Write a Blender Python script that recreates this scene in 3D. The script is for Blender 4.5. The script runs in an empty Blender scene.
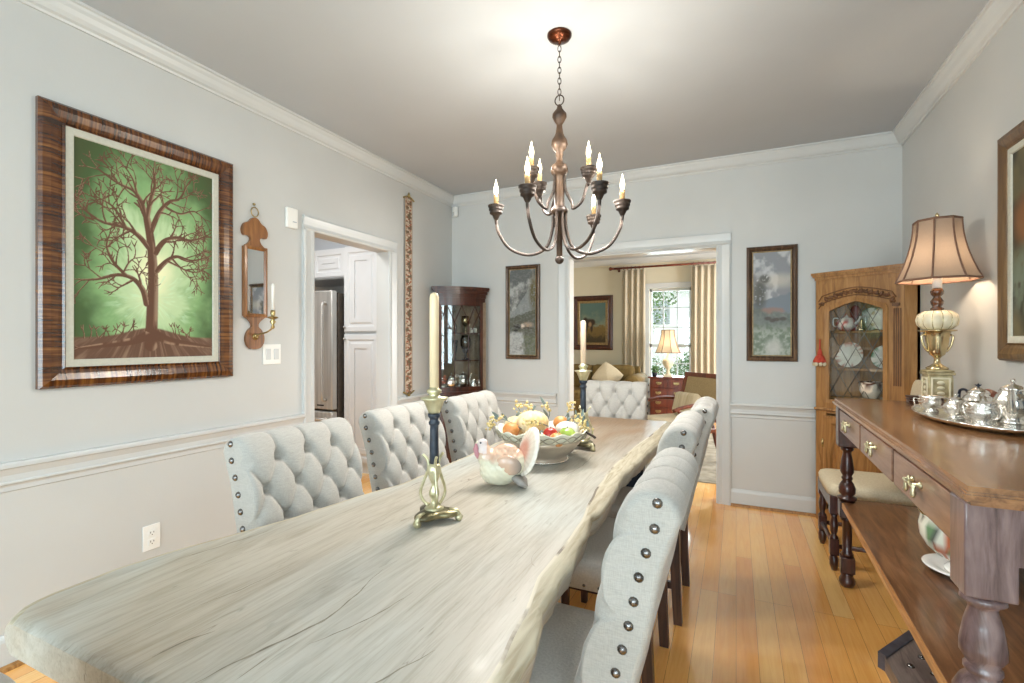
import bpy, bmesh, math, random
import numpy as np
from mathutils import Vector, Matrix, noise
random.seed(7)
rng = np.random.default_rng(5)
PI = math.pi
scn = bpy.context.scene
C = bpy.data.collections.new('Scene objects'); scn.collection.children.link(C)
R = math.radians

def S(r, g, b):
    f = lambda c: (c/255/12.92) if c/255 <= .04045 else ((c/255+.055)/1.055)**2.4
    return (f(r), f(g), f(b), 1)

# ------------------------------------------------------------------ camera
cam = bpy.data.cameras.new('camera'); camo = bpy.data.objects.new('camera', cam); C.objects.link(camo)
cam.sensor_width = 36; cam.lens = 485/1024*36; cam.clip_start = .02; cam.clip_end = 200
cam.shift_y = 0.0005
camo.location = (0, 0, 1.283); camo.rotation_euler = (R(90), 0, R(24.8))
scn.camera = camo
# ------------------------------------------------------------------ exposure, world, big lights
scn.view_settings.view_transform = 'Standard'; scn.view_settings.look = 'None'
scn.view_settings.gamma = 1; scn.view_settings.use_curve_mapping = False
scn.view_settings.exposure = 0.70
W = bpy.data.worlds.new('sky'); scn.world = W; W.use_nodes = True
wn = W.node_tree.nodes; wl = W.node_tree.links
bg = wn['Background']; sky = wn.new('ShaderNodeTexSky'); sky.sky_type = 'HOSEK_WILKIE'
sky.turbidity = 5; sky.sun_direction = (0.3, -.5, .7)
mixc = wn.new('ShaderNodeMix'); mixc.data_type = 'RGBA'; mixc.inputs[0].default_value = .75
wl.new(sky.outputs[0], mixc.inputs[6]); mixc.inputs[7].default_value = (.93, .97, 1, 1)
wl.new(mixc.outputs[2], bg.inputs[0]); bg.inputs[1].default_value = 1.6

def area(name, loc, rot, sx, sy, power, col, spread=180):
    l = bpy.data.lights.new(name, 'AREA'); l.shape = 'RECTANGLE'; l.size = sx; l.size_y = sy
    l.energy = power; l.color = col; l.spread = R(spread)
    o = bpy.data.objects.new(name, l); C.objects.link(o); o.location = loc; o.rotation_euler = rot
    return o
def point(name, loc, power, col, r=.03):
    l = bpy.data.lights.new(name, 'POINT'); l.energy = power; l.color = col; l.shadow_soft_size = r
    o = bpy.data.objects.new(name, l); C.objects.link(o); o.location = loc
    return o
REAR = -3.3; XR_ = 1.05
DAY = (.71, .91, 1.0)
# daylight through the two windows behind the camera
area('window_daylight', (-1.75, REAR-.2, 1.45), (R(90), 0, 0), 1.25, 1.7, 54, DAY)
area('window_daylight', (.10, REAR-.2, 1.45), (R(90), 0, 0), 1.25, 1.7, 54, DAY)
# area light through an unseen side window, added to brighten left wall and table
area('added_side_fill', (XR_+.2, -1.75, 1.6), (0, R(90), 0), 1.7, 1.9, 55, DAY)
# area lights: inside the living room, outside its window, under the kitchen ceiling
area('living_side_light', (2.35, 6.6, 1.5), (0, R(90), 0), 1.6, 2.2, 140, (1, .99, .96))
area('living_window_daylight', (-1.02, 8.95, 1.25), (R(-90), 0, 0), .8, 1.9, 40, DAY)
area('kitchen_ceiling_light', (-3.6, 2.4, 2.70), (0, 0, 0), .9, .9, 26, (1, .98, .96))

# ------------------------------------------------------------------ node materials
def newmat(name):
    m = bpy.data.materials.new(name); m.use_nodes = True
    nt = m.node_tree; b = nt.nodes['Principled BSDF']
    return m, nt.nodes, nt.links, b
def coord(nd, lk, scale=(1, 1, 1), rot=(0, 0, 0), which='Object'):
    t = nd.new('ShaderNodeTexCoord'); mp = nd.new('ShaderNodeMapping')
    mp.inputs['Scale'].default_value = scale; mp.inputs['Rotation'].default_value = rot
    lk.new(t.outputs[which], mp.inputs[0]); return mp.outputs[0]
def ramp(nd, stops):
    r = nd.new('ShaderNodeValToRGB'); e = r.color_ramp.elements
    while len(e) < len(stops): e.new(.5)
    for x, (p, c) in zip(e, stops): x.position = p; x.color = c
    return r
def ntex(nd, lk, v, scale, detail=4, dist=0, rough=.5):
    n = nd.new('ShaderNodeTexNoise'); n.inputs['Scale'].default_value = scale; n.inputs['Detail'].default_value = detail
    n.inputs['Distortion'].default_value = dist; n.inputs['Roughness'].default_value = rough
    lk.new(v, n.inputs['Vector']); return n
def bumpn(nd, lk, h, b, strength, dist=.01):
    bp = nd.new('ShaderNodeBump'); bp.inputs['Strength'].default_value = strength; bp.inputs['Distance'].default_value = dist
    lk.new(h, bp.inputs['Height']); lk.new(bp.outputs[0], b.inputs['Normal'])
def mixrgb(nd, lk, fac, a, b, mode='MIX'):
    m = nd.new('ShaderNodeMix'); m.data_type = 'RGBA'; m.blend_type = mode
    for i, v in ((0, fac), (6, a), (7, b)):
        if hasattr(v, 'is_output') or isinstance(v, bpy.types.NodeSocket): lk.new(v, m.inputs[i])
        else: m.inputs[i].default_value = v
    return m.outputs[2]

def plain(name, c1, c2=None, rough=.5, metal=0, scale=20, bump=0, stretch=(1, 1, 1), spec=.5, coat=0, which='Object', bscale=None, **kw):
    m, nd, lk, b = newmat(name)
    v = coord(nd, lk, stretch, which=which)
    n = ntex(nd, lk, v, scale, 5, kw.get('dist', 0))
    r = ramp(nd, [(kw.get('lo', .3), c1), (kw.get('hi', .7), c2 or c1)])
    lk.new(n.outputs[0], r.inputs[0]); lk.new(r.outputs[0], b.inputs['Base Color'])
    b.inputs['Roughness'].default_value = rough; b.inputs['Metallic'].default_value = metal
    b.inputs['Specular IOR Level'].default_value = spec; b.inputs['Coat Weight'].default_value = coat
    b.inputs['Coat Roughness'].default_value = .15
    if bump:
        n2 = ntex(nd, lk, v, bscale, 3) if bscale else n
        bumpn(nd, lk, n2.outputs[0], b, bump)
    return m

def wood(name, dark, mid, light, axis='z', scale=9, rough=.35, coat=.2, bump=.05, wear=None):
    m, nd, lk, b = newmat(name)
    st = {'z': (6, 6, .6), 'x': (.6, 6, 6), 'y': (6, .6, 6)}[axis]
    v = coord(nd, lk, st)
    n = ntex(nd, lk, v, scale*.5, 7, 1.2, .6)
    r = ramp(nd, [(.3, dark), (.5, mid), (.72, light)])
    lk.new(n.outputs[0], r.inputs[0]); out = r.outputs[0]
    if wear:
        v2 = coord(nd, lk, (1, 1, 1)); n2 = ntex(nd, lk, v2, 14, 6, .5)
        r2 = ramp(nd, [(.52, (0, 0, 0, 1)), (.68, (1, 1, 1, 1))]); lk.new(n2.outputs[0], r2.inputs[0])
        out = mixrgb(nd, lk, r2.outputs[0], out, wear)
    lk.new(out, b.inputs['Base Color'])
    b.inputs['Roughness'].default_value = rough; b.inputs['Coat Weight'].default_value = coat; b.inputs['Coat Roughness'].default_value = .12
    bumpn(nd, lk, n.outputs[0], b, bump, .004)
    return m

def glassmat(name, tint=(1, 1, 1, 1), refl=.10):
    m = bpy.data.materials.new(name); m.use_nodes = True; nd = m.node_tree.nodes; lk = m.node_tree.links
    nd.clear(); o = nd.new('ShaderNodeOutputMaterial'); t = nd.new('ShaderNodeBsdfTransparent'); g = nd.new('ShaderNodeBsdfGlossy')
    t.inputs[0].default_value = tint; g.inputs['Roughness'].default_value = .02
    f = nd.new('ShaderNodeFresnel'); f.inputs[0].default_value = 1.45; mx = nd.new('ShaderNodeMixShader')
    n = nd.new('ShaderNodeTexNoise'); n.inputs['Scale'].default_value = 3
    bp = nd.new('ShaderNodeBump'); bp.inputs['Strength'].default_value = .03; lk.new(n.outputs[0], bp.inputs['Height']); lk.new(bp.outputs[0], g.inputs['Normal'])
    ad = nd.new('ShaderNodeMath'); ad.operation = 'ADD'; ad.inputs[1].default_value = refl*.4
    lk.new(f.outputs[0], ad.inputs[0]); lk.new(ad.outputs[0], mx.inputs[0]); lk.new(t.outputs[0], mx.inputs[1]); lk.new(g.outputs[0], mx.inputs[2])
    lk.new(mx.outputs[0], o.inputs[0]); return m
def emit(name, col, s):
    m, nd, lk, b = newmat(name); b.inputs['Base Color'].default_value = col
    b.inputs['Emission Color'].default_value = col; b.inputs['Emission Strength'].default_value = s; return m
def attrmat(name, rough=.6, coat=0, bump=.15):
    m, nd, lk, b = newmat(name); a = nd.new('ShaderNodeAttribute'); a.attribute_name = 'paint'
    lk.new(a.outputs['Color'], b.inputs['Base Color']); b.inputs['Roughness'].default_value = rough
    b.inputs['Coat Weight'].default_value = coat
    n = ntex(nd, lk, coord(nd, lk), 60, 3); bumpn(nd, lk, n.outputs[0], b, bump, .002); return m

M = {}
M['wall'] = plain('wall_paint', S(195, 196, 194), S(199, 200, 198), .42, scale=3, bump=.02, bscale=90)
M['ceil'] = plain('ceiling_paint', S(180, 186, 192), S(184, 190, 196), .9, scale=2)
M['trim'] = plain('trim_paint', S(197, 200, 200), S(202, 205, 205), .3, scale=3)
M['livwall'] = plain('cream_paint', S(206, 200, 178), S(210, 204, 183), .6, scale=3)
M['kitwhite'] = plain('cabinet_white', S(208, 212, 214), S(214, 217, 219), .35, scale=3)
M['steel'] = plain('brushed_steel', S(176, 176, 174), S(208, 207, 203), .42, .75, 30, stretch=(1, 1, .05))
M['black'] = plain('black_metal', S(20, 24, 36), S(34, 40, 56), .45, .3, 30)
M['dark'] = plain('dark_gap', S(25, 23, 22), S(35, 32, 30), .7)
M['mahog'] = wood('dark_mahogany', S(38, 17, 10), S(66, 30, 17), S(92, 46, 26))
M['oak'] = wood('golden_oak', S(116, 78, 38), S(158, 112, 60), S(184, 138, 84), rough=.45, coat=.1, bump=.12)
M['oakcarve'] = wood('carved_oak', S(70, 40, 18), S(104, 64, 32), S(135, 90, 50), rough=.5, coat=.1, bump=.3)
M['oldz'] = wood('worn_walnut', S(74, 54, 52), S(112, 92, 92), S(142, 122, 120), rough=.3, coat=.4)
M['oldx'] = wood('worn_walnut_top', S(96, 64, 38), S(138, 96, 60), S(162, 120, 80), axis='x', rough=.27, coat=.5, bump=.03)
M['shelfx'] = wood('dark_shelf_wood', S(78, 50, 32), S(116, 78, 50), S(146, 104, 70), axis='x', rough=.3, coat=.5, bump=.03)
M['edge'] = wood('worn_wood_edge', S(150, 100, 55), S(186, 134, 82), S(205, 160, 108), axis='x', rough=.5)
M['drawer'] = wood('drawer_front_wood', S(96, 66, 50), S(128, 94, 74), S(150, 118, 96), axis='x', rough=.33, coat=.4)
M['legdark'] = wood('dark_turned_wood', S(36, 18, 14), S(62, 32, 26), S(90, 50, 40), rough=.3, coat=.5)
M['chairleg'] = wood('chair_leg_wood', S(48, 30, 22), S(74, 48, 36), S(96, 66, 50), rough=.45)
M['chairwood'] = wood('red_wood', S(70, 26, 14), S(100, 42, 22), S(128, 60, 34))
M['brass'] = plain('antique_brass', S(150, 128, 82), S(196, 178, 130), .3, 1, 40)
M['palebrass'] = plain('pale_brass', S(186, 178, 138), S(222, 216, 184), .33, .75, 30, bump=.1)
M['darkbrass'] = plain('tarnished_brass', S(46, 42, 34), S(150, 140, 104), .35, .7, 14)
M['silver'] = plain('polished_silver', S(232, 228, 220), S(252, 250, 246), .2, 1, 25, bump=.35, bscale=60)
M['gold'] = plain('gold_metal', S(190, 168, 124), S(222, 204, 164), .22, 1, 20)
M['bronze'] = plain('bronze', S(36, 29, 25), S(64, 51, 42), .48, .4, 16, bump=.1)
M['copper'] = plain('rubbed_copper', S(44, 33, 26), S(86, 66, 50), .45, .4, 12, bump=.1)
M['canopy'] = plain('copper_canopy', S(54, 28, 16), S(92, 48, 26), .25, .8, 8)
M['nail'] = plain('pewter_nail', S(98, 94, 92), S(144, 140, 138), .25, 1, 30)
M['navy'] = plain('navy_black_lacquer', S(34, 40, 50), S(58, 66, 78), .4, .1, 25, bump=.1)
M['wax'] = plain('cream_wax', S(228, 206, 168), S(236, 216, 180), .45, scale=5)
M['sleeve'] = plain('amber_candle_sleeve', S(150, 118, 74), S(176, 144, 96), .5, scale=30)
M['waxpink'] = plain('peach_wax', S(236, 208, 178), S(240, 214, 186), .45, scale=5)
M['waxwhite'] = plain('white_wax', S(232, 230, 224), S(240, 238, 234), .4, scale=5)
M['mat'] = plain('linen_mat', S(188, 187, 174), S(198, 197, 184), .8, scale=80)
M['china'] = plain('white_china', S(216, 212, 202), S(230, 228, 222), .15, scale=5, coat=.5)
M['mirror'] = plain('mirror_glass', S(235, 236, 235), S(238, 238, 238), .02, 1)
M['plastic'] = plain('white_plastic', S(232, 232, 228), S(236, 236, 232), .35, scale=5)
M['socketdark'] = plain('socket_slot', S(70, 68, 64), S(80, 78, 74), .5)
M['glass'] = glassmat('clear_glass')
M['cabglass'] = glassmat('cabinet_glass', (.93, .95, .95, 1), .08)
M['lead'] = plain('lead_came', S(96, 94, 88), S(140, 138, 130), .35, .8)
M['creamfab'] = plain('cream_fabric', S(206, 192, 162), S(222, 210, 184), .9, scale=120, bump=.2)
M['olive'] = plain('olive_velvet', S(104, 86, 46), S(130, 108, 62), .85, scale=14)
M['drape'] = plain('beige_drape', S(178, 168, 146), S(192, 182, 162), .85, scale=60, bump=.1)
M['green'] = plain('leaf_green', S(60, 100, 54), S(120, 160, 96), .6, scale=3)
M['sage'] = plain('sage_leaf', S(96, 112, 108), S(134, 148, 142), .6, scale=30)
M['yberry'] = plain('yellow_berry', S(204, 178, 110), S(228, 208, 156), .5, scale=60)
M['red'] = plain('red_apple_skin', S(150, 30, 26), S(196, 66, 48), .25, scale=20, coat=.4)
M['gapple'] = plain('green_apple_skin', S(140, 170, 70), S(176, 196, 104), .25, scale=20, coat=.4)
M['orange'] = plain('orange_skin', S(200, 128, 66), S(218, 154, 96), .4, scale=60, bump=.15)
M['redtas'] = plain('red_thread', S(176, 48, 34), S(206, 84, 60), .8, scale=80)
M['amber'] = wood('amber_turned_wood', S(50, 26, 10), S(84, 46, 20), S(124, 76, 36), rough=.2, coat=.6)
M['amberwood'] = wood('golden_brown_wood', S(92, 56, 26), S(136, 88, 46), S(168, 118, 68), rough=.3, coat=.4)
M['ivory'] = plain('ivory_paint', S(214, 202, 170), S(232, 224, 198), .4, scale=18)
M['lidgrn'] = plain('antiqued_cream_gold', S(150, 132, 94), S(208, 194, 154), .4, .4, 28, bump=.3)
M['blue'] = plain('blue_glaze', S(40, 62, 92), S(70, 96, 130), .12, scale=8, coat=.6)
M['outwhite'] = plain('white_siding', S(244, 246, 247), S(250, 251, 252), .7, stretch=(1, 1, 12))
M['grass'] = plain('lawn', S(88, 130, 70), S(128, 168, 100), .9, scale=4)
M['paintv'] = attrmat('oil_paint')
M['paintg'] = attrmat('glazed_paint', .25, .4, 0)

def fabric():
    m, nd, lk, b = newmat('linen_fabric')
    v = coord(nd, lk)
    a = ntex(nd, lk, coord(nd, lk, (1, 1, 14)), 60, 3); c = ntex(nd, lk, coord(nd, lk, (14, 14, 1)), 60, 3)
    s = nd.new('ShaderNodeMath'); s.operation = 'ADD'; lk.new(a.outputs[0], s.inputs[0]); lk.new(c.outputs[0], s.inputs[1])
    h = nd.new('ShaderNodeMath'); h.operation = 'MULTIPLY'; h.inputs[1].default_value = .5; lk.new(s.outputs[0], h.inputs[0])
    r = ramp(nd, [(.35, S(158, 155, 149)), (.65, S(182, 179, 173))]); lk.new(h.outputs[0], r.inputs[0])
    lk.new(r.outputs[0], b.inputs['Base Color']); b.inputs['Roughness'].default_value = .85
    b.inputs['Sheen Weight'].default_value = .25
    bumpn(nd, lk, h.outputs[0], b, .25, .003); return m
M['linen'] = fabric()
M['seatfab'] = plain('taupe_linen', S(200, 196, 190), S(216, 212, 206), .85, scale=150, bump=.2)

def floormat():
    m, nd, lk, b = newmat('oak_floor_planks')
    v = coord(nd, lk, (1, 1, 1), (0, 0, R(90)))
    br = nd.new('ShaderNodeTexBrick'); lk.new(v, br.inputs['Vector'])
    br.inputs['Scale'].default_value = 1; br.inputs['Brick Width'].default_value = 1.35; br.inputs['Row Height'].default_value = .083
    br.inputs['Mortar Size'].default_value = .0009; br.offset = .37; br.offset_frequency = 3
    br.inputs['Color1'].default_value = (0, 0, 0, 1); br.inputs['Color2'].default_value = (1, 1, 1, 1); br.inputs['Mortar'].default_value = (.5, .5, .5, 1)
    r = ramp(nd, [(0, S(244, 172, 92)), (.35, S(254, 196, 112)), (.7, S(250, 184, 100)), (1, S(255, 210, 134))]); lk.new(br.outputs['Color'], r.inputs[0])
    g = ntex(nd, lk, coord(nd, lk, (9, .5, 9)), 6, 8, 1.4, .6)
    gr = ramp(nd, [(.32, S(222, 176, 124)), (.6, (1, 1, 1, 1))]); lk.new(g.outputs[0], gr.inputs[0])
    c = mixrgb(nd, lk, .3, r.outputs[0], gr.outputs[0], 'MULTIPLY')
    c = mixrgb(nd, lk, br.outputs['Fac'], c, S(176, 118, 66))
    lk.new(c, b.inputs['Base Color'])
    b.inputs['Roughness'].default_value = .24; b.inputs['Coat Weight'].default_value = .9; b.inputs['Coat Roughness'].default_value = .06
    w = ntex(nd, lk, coord(nd, lk), 5, 2); bumpn(nd, lk, w.outputs[0], b, .08, .01); return m
M['floor'] = floormat()

def slabmat():
    m, nd, lk, b = newmat('whitewashed_live_edge')
    v = coord(nd, lk, (3.2, .42, 3.2))
    n = ntex(nd, lk, v, 4.5, 9, 1.6, .62)
    r = ramp(nd, [(.28, S(128, 125, 114)), (.42, S(168, 166, 158)), (.55, S(186, 185, 178)), (.75, S(197, 197, 192))]); lk.new(n.outputs[0], r.inputs[0])
    # broad tan / grey-green heartwood zones
    n2 = ntex(nd, lk, coord(nd, lk, (1.6, .5, 1)), 1.6, 3, .8)
    r2 = ramp(nd, [(.4, S(174, 160, 138)), (.62, S(186, 192, 188))]); lk.new(n2.outputs[0], r2.inputs[0])
    c = mixrgb(nd, lk, .5, r.outputs[0], r2.outputs[0], 'MIX')
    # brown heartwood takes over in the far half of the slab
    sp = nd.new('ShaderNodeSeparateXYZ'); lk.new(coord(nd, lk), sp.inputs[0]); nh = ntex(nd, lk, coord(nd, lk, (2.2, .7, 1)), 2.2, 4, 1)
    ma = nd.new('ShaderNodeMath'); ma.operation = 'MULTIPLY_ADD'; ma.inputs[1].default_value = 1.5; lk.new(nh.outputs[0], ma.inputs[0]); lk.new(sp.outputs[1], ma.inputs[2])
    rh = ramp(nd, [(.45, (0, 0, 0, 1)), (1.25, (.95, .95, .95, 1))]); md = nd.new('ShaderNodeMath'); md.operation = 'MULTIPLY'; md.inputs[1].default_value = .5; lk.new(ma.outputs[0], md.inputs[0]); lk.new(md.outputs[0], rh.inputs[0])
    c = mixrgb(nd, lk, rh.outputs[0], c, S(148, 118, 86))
    # fine fibres
    n3 = ntex(nd, lk, coord(nd, lk, (30, 1.3, 30)), 5, 5, .6, .6)
    r3 = ramp(nd, [(.36, S(210, 202, 190)), (.52, (1, 1, 1, 1))]); lk.new(n3.outputs[0], r3.inputs[0])
    c = mixrgb(nd, lk, .4, c, r3.outputs[0], 'MULTIPLY')
    # long thin dark cracks that follow the grain
    n4 = ntex(nd, lk, coord(nd, lk, (3.1, .34, 1)), 2.1, 3, 2.0, .5)
    s1 = nd.new('ShaderNodeMath'); s1.operation = 'SUBTRACT'; s1.inputs[1].default_value = .53; lk.new(n4.outputs[0], s1.inputs[0])
    s2 = nd.new('ShaderNodeMath'); s2.operation = 'ABSOLUTE'; lk.new(s1.outputs[0], s2.inputs[0])
    r4 = ramp(nd, [(0, (1, 1, 1, 1)), (.0045, (0, 0, 0, 1))]); lk.new(s2.outputs[0], r4.inputs[0])
    n5 = ntex(nd, lk, coord(nd, lk, (5, 1.3, 1)), 3, 3); r5 = ramp(nd, [(.5, (0, 0, 0, 1)), (.6, (1, 1, 1, 1))]); lk.new(n5.outputs[0], r5.inputs[0])
    f = mixrgb(nd, lk, 1.0, r4.outputs[0], r5.outputs[0], 'MULTIPLY')
    c = mixrgb(nd, lk, f, c, S(112, 100, 84))
    # small grey-green spalting marks
    n6 = ntex(nd, lk, coord(nd, lk, (16, 2.4, 1)), 2.4, 4, 1, .6); r6 = ramp(nd, [(.64, (0, 0, 0, 1)), (.72, (.55, .55, .55, 1))]); lk.new(n6.outputs[0], r6.inputs[0])
    c = mixrgb(nd, lk, r6.outputs[0], c, S(128, 126, 112))
    lk.new(c, b.inputs['Base Color']); b.inputs['Roughness'].default_value = .42; b.inputs['Coat Weight'].default_value = .03
    bumpn(nd, lk, n3.outputs[0], b, .08, .003); return m
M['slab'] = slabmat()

def ripplemat(name, axis, c1, c2, c3, sc=26):
    m, nd, lk, b = newmat(name)
    st = {'x': (1, .05, .05), 'z': (.05, .05, 1)}[axis]
    n = ntex(nd, lk, coord(nd, lk, tuple(a*1.0 for a in st)), sc*3.2, 2, .3)
    n2 = ntex(nd, lk, coord(nd, lk), 9, 5, .5)
    r = ramp(nd, [(.36, c1), (.5, c2), (.66, c3)])
    a = nd.new('ShaderNodeMath'); a.operation = 'MULTIPLY_ADD'; a.inputs[1].default_value = .3; lk.new(n2.outputs[0], a.inputs[0])
    h = nd.new('ShaderNodeMath'); h.operation = 'MULTIPLY'; h.inputs[1].default_value = .7; lk.new(n.outputs[0], h.inputs[0]); lk.new(h.outputs[0], a.inputs[2])
    lk.new(a.outputs[0], r.inputs[0]); lk.new(r.outputs[0], b.inputs['Base Color'])
    b.inputs['Roughness'].default_value = .25; b.inputs['Coat Weight'].default_value = .5; b.inputs['Coat Roughness'].default_value = .15; return m
M['ripx'] = ripplemat('rippled_bronze_rail', 'x', S(44, 22, 10), S(84, 46, 18), S(128, 82, 38))
M['ripz'] = ripplemat('rippled_bronze_stile', 'z', S(44, 22, 10), S(84, 46, 18), S(128, 82, 38))
M['gframe'] = wood('carved_brown_frame', S(48, 34, 26), S(82, 60, 44), S(120, 94, 68), bump=.5)
M['oldgilt'] = plain('old_gilt', S(120, 98, 64), S(158, 134, 92), .4, .3, 40)

def shademat(name, c, t=.55):
    m = bpy.data.materials.new(name); m.use_nodes = True; nd = m.node_tree.nodes; lk = m.node_tree.links
    nd.clear(); o = nd.new('ShaderNodeOutputMaterial'); d = nd.new('ShaderNodeBsdfDiffuse'); tr = nd.new('ShaderNodeBsdfTranslucent')
    n = nd.new('ShaderNodeTexNoise'); n.inputs['Scale'].default_value = 120; rr = ramp(nd, [(.3, tuple(x*.85 for x in c[:3])+(1,)), (.7, c)])
    lk.new(n.outputs[0], rr.inputs[0]); lk.new(rr.outputs[0], d.inputs[0]); lk.new(rr.outputs[0], tr.inputs[0])
    mx = nd.new('ShaderNodeMixShader'); mx.inputs[0].default_value = t
    lk.new(d.outputs[0], mx.inputs[1]); lk.new(tr.outputs[0], mx.inputs[2]); lk.new(mx.outputs[0], o.inputs[0]); return m
M['shade'] = shademat('taupe_silk_shade', S(158, 140, 124), .15)
M['shade2'] = shademat('cream_silk_shade', S(214, 196, 168), .22)
M['shadetrim'] = plain('brown_piping', S(112, 82, 66), S(130, 98, 80), .8, scale=60)

# ------------------------------------------------------------------ mesh builder
def RZ(a): return Matrix.Rotation(a, 4, 'Z')
class MB:
    def __init__(s): s.bm = bmesh.new(); s.mi = 0
    def _fin(s, fs, smooth):
        for f in fs: f.material_index = s.mi; f.smooth = smooth
    def faces(s, vs, fs, smooth=False):
        bv = [s.bm.verts.new(v) for v in vs]; out = []
        for f in fs:
            try: out.append(s.bm.faces.new([bv[i] for i in f]))
            except ValueError: pass
        s._fin(out, smooth); return bv
    def box(s, c, d, rot=None, bev=0, taper=None):
        hx, hy, hz = d[0]/2, d[1]/2, d[2]/2
        vs = []
        for z in (-1, 1):
            k = taper if (taper and z < 0) else 1
            for x, y in ((-1, -1), (1, -1), (1, 1), (-1, 1)): vs.append(Vector((x*hx*k, y*hy*k, z*hz)))
        if rot is not None: vs = [rot @ v for v in vs]
        vs = [v+Vector(c) for v in vs]
        bv = s.faces(vs, [(0, 3, 2, 1), (4, 5, 6, 7), (0, 1, 5, 4), (1, 2, 6, 5), (2, 3, 7, 6), (3, 0, 4, 7)])
        if bev:
            es = list({e for v in bv for e in v.link_edges})
            r = bmesh.ops.bevel(s.bm, geom=es, offset=bev, segments=2, affect='EDGES', profile=.5)
            s._fin(r['faces'], True)
        return s
    def b2(s, a, b, bev=0):
        return s.box([(a[i]+b[i])/2 for i in range(3)], [abs(b[i]-a[i]) for i in range(3)], bev=bev)
    def rings(s, rings, closed=True, cap=True, smooth=True, loop=False):
        n = len(rings[0]); vs = [v for r in rings for v in r]; fs = []
        m = len(rings)
        for i in range(m if loop else m-1):
            j = (i+1) % m
            for k in range(n if closed else n-1):
                l = (k+1) % n; fs.append((i*n+k, i*n+l, j*n+l, j*n+k))
        bv = s.faces(vs, fs, smooth)
        if cap and not loop and closed:
            for rr, rev in ((0, True), (m-1, False)):
                vv = [bv[rr*n+k] for k in range(n)]
                try:
                    f = s.bm.faces.new(vv[::-1] if rev else vv); f.material_index = s.mi; f.smooth = False
                except ValueError: pass
        return s
    def lathe(s, prof, c=(0, 0, 0), seg=24, sx=1, sy=1, rib=0, ribn=8, axis=None, smooth=True):
        rs = []
        for r, z in prof:
            ring = []
            for k in range(seg):
                a = 2*PI*k/seg; q = max(r, .0002)*(1+rib*abs(math.sin(ribn*a/2))-rib if rib else 1)
                v = Vector((q*math.cos(a)*sx, q*math.sin(a)*sy, z))
                if axis is not None: v = axis @ v
                ring.append(v+Vector(c))
            rs.append(ring)
        return s.rings(rs, smooth=smooth)
    def tube(s, pts, r, seg=8, sx=1):
        pts = [Vector(p) for p in pts]; n = len(pts)
        rr = r if isinstance(r, (list, tuple)) else [r]*n
        rs = []; up = Vector((0, 0, 1))
        t0 = (pts[1]-pts[0]).normalized()
        if abs(t0.z) > .9: up = Vector((1, 0, 0))
        u = t0.cross(up).normalized()
        for i, p in enumerate(pts):
            t = (pts[min(i+1, n-1)]-pts[max(i-1, 0)]).normalized()
            u = (u - t*u.dot(t)).normalized(); w = t.cross(u)
            rs.append([p+(u*math.cos(2*PI*k/seg)*sx+w*math.sin(2*PI*k/seg))*rr[i] for k in range(seg)])
        return s.rings(rs)
    def prism(s, poly, a, b, ax='z', smooth=False):
        def P3(p, h):
            return {'z': (p[0], p[1], h), 'y': (p[0], h, p[1]), 'x': (h, p[0], p[1])}[ax]
        n = len(poly); vs = [P3(p, a) for p in poly]+[P3(p, b) for p in poly]
        bv = s.faces(vs, [(i, (i+1) % n, n+(i+1) % n, n+i) for i in range(n)], smooth)
        for q in (bv[:n][::-1], bv[n:]):
            try:
                f = s.bm.faces.new(q); f.material_index = s.mi; f.smooth = False
            except ValueError: pass
        return s
    def ball(s, c, r, sc=(1, 1, 1), seg=14, rot=None):
        prof = [(math.sin(PI*i/(seg//2+2)), -math.cos(PI*i/(seg//2+2))) for i in range(seg//2+3)]
        rs = []
        for q, z in prof:
            ring = []
            for k in range(seg):
                a = 2*PI*k/seg; v = Vector((max(q, .001)*math.cos(a)*sc[0]*r, max(q, .001)*math.sin(a)*sc[1]*r, z*sc[2]*r))
                if rot is not None: v = rot @ v
                ring.append(v+Vector(c))
            rs.append(ring)
        return s.rings(rs)
    def frame(s, w, h, prof, cx=0, cz=0):
        """mitred rectangular ring in the xz plane; prof = [(inset, y)] as an open or closed section"""
        rs = []
        for sx, sz in ((-1, -1), (1, -1), (1, 1), (-1, 1)):
            rs.append([Vector((cx+sx*(w/2-i), y, cz+sz*(h/2-i))) for i, y in prof])
        n = len(prof); vs = [v for r in rs for v in r]; fs = []
        bv = [s.bm.verts.new(v) for v in vs]
        for i in range(4):
            j = (i+1) % 4
            for k in range(n):
                l = (k+1) % n
                f = s.bm.faces.new([bv[i*n+k], bv[i*n+l], bv[j*n+l], bv[j*n+k]])
                f.material_index = s.mi + (i % 2 if s.alt else 0); f.smooth = False
        return s
    alt = False
    def build(s, name, mat, parent=None, world=False, rec=True):
        if world and parent is not None:
            mt = Matrix.Translation(parent.location) @ parent.rotation_euler.to_matrix().to_4x4()
            bmesh.ops.transform(s.bm, matrix=mt.inverted(), verts=s.bm.verts)
        if rec: bmesh.ops.recalc_face_normals(s.bm, faces=s.bm.faces)
        me = bpy.data.meshes.new(name); s.bm.to_mesh(me); s.bm.free()
        for m in (mat if isinstance(mat, (list, tuple)) else [mat]): me.materials.append(M[m] if isinstance(m, str) else m)
        o = bpy.data.objects.new(name, me); C.objects.link(o)
        if parent is not None: o.parent = parent
        return o
def tag(o, label, cat, group=None, kind=None):
    if label: o['label'] = label
    if cat: o['category'] = cat
    if group: o['group'] = group
    if kind: o['kind'] = kind
    return o
def thing(name, label, cat, loc=(0, 0, 0), rz=0, group=None):
    o = bpy.data.objects.new(name, None); C.objects.link(o); o.location = loc; o.rotation_euler = (0, 0, rz)
    o.empty_display_size = .05
    return tag(o, label, cat, group)
def struct(name, mb, mat): o = mb.build(name, mat); o['kind'] = 'structure'; return o
def kids(o): return [c for c in C.objects if c.parent == o]
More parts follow.
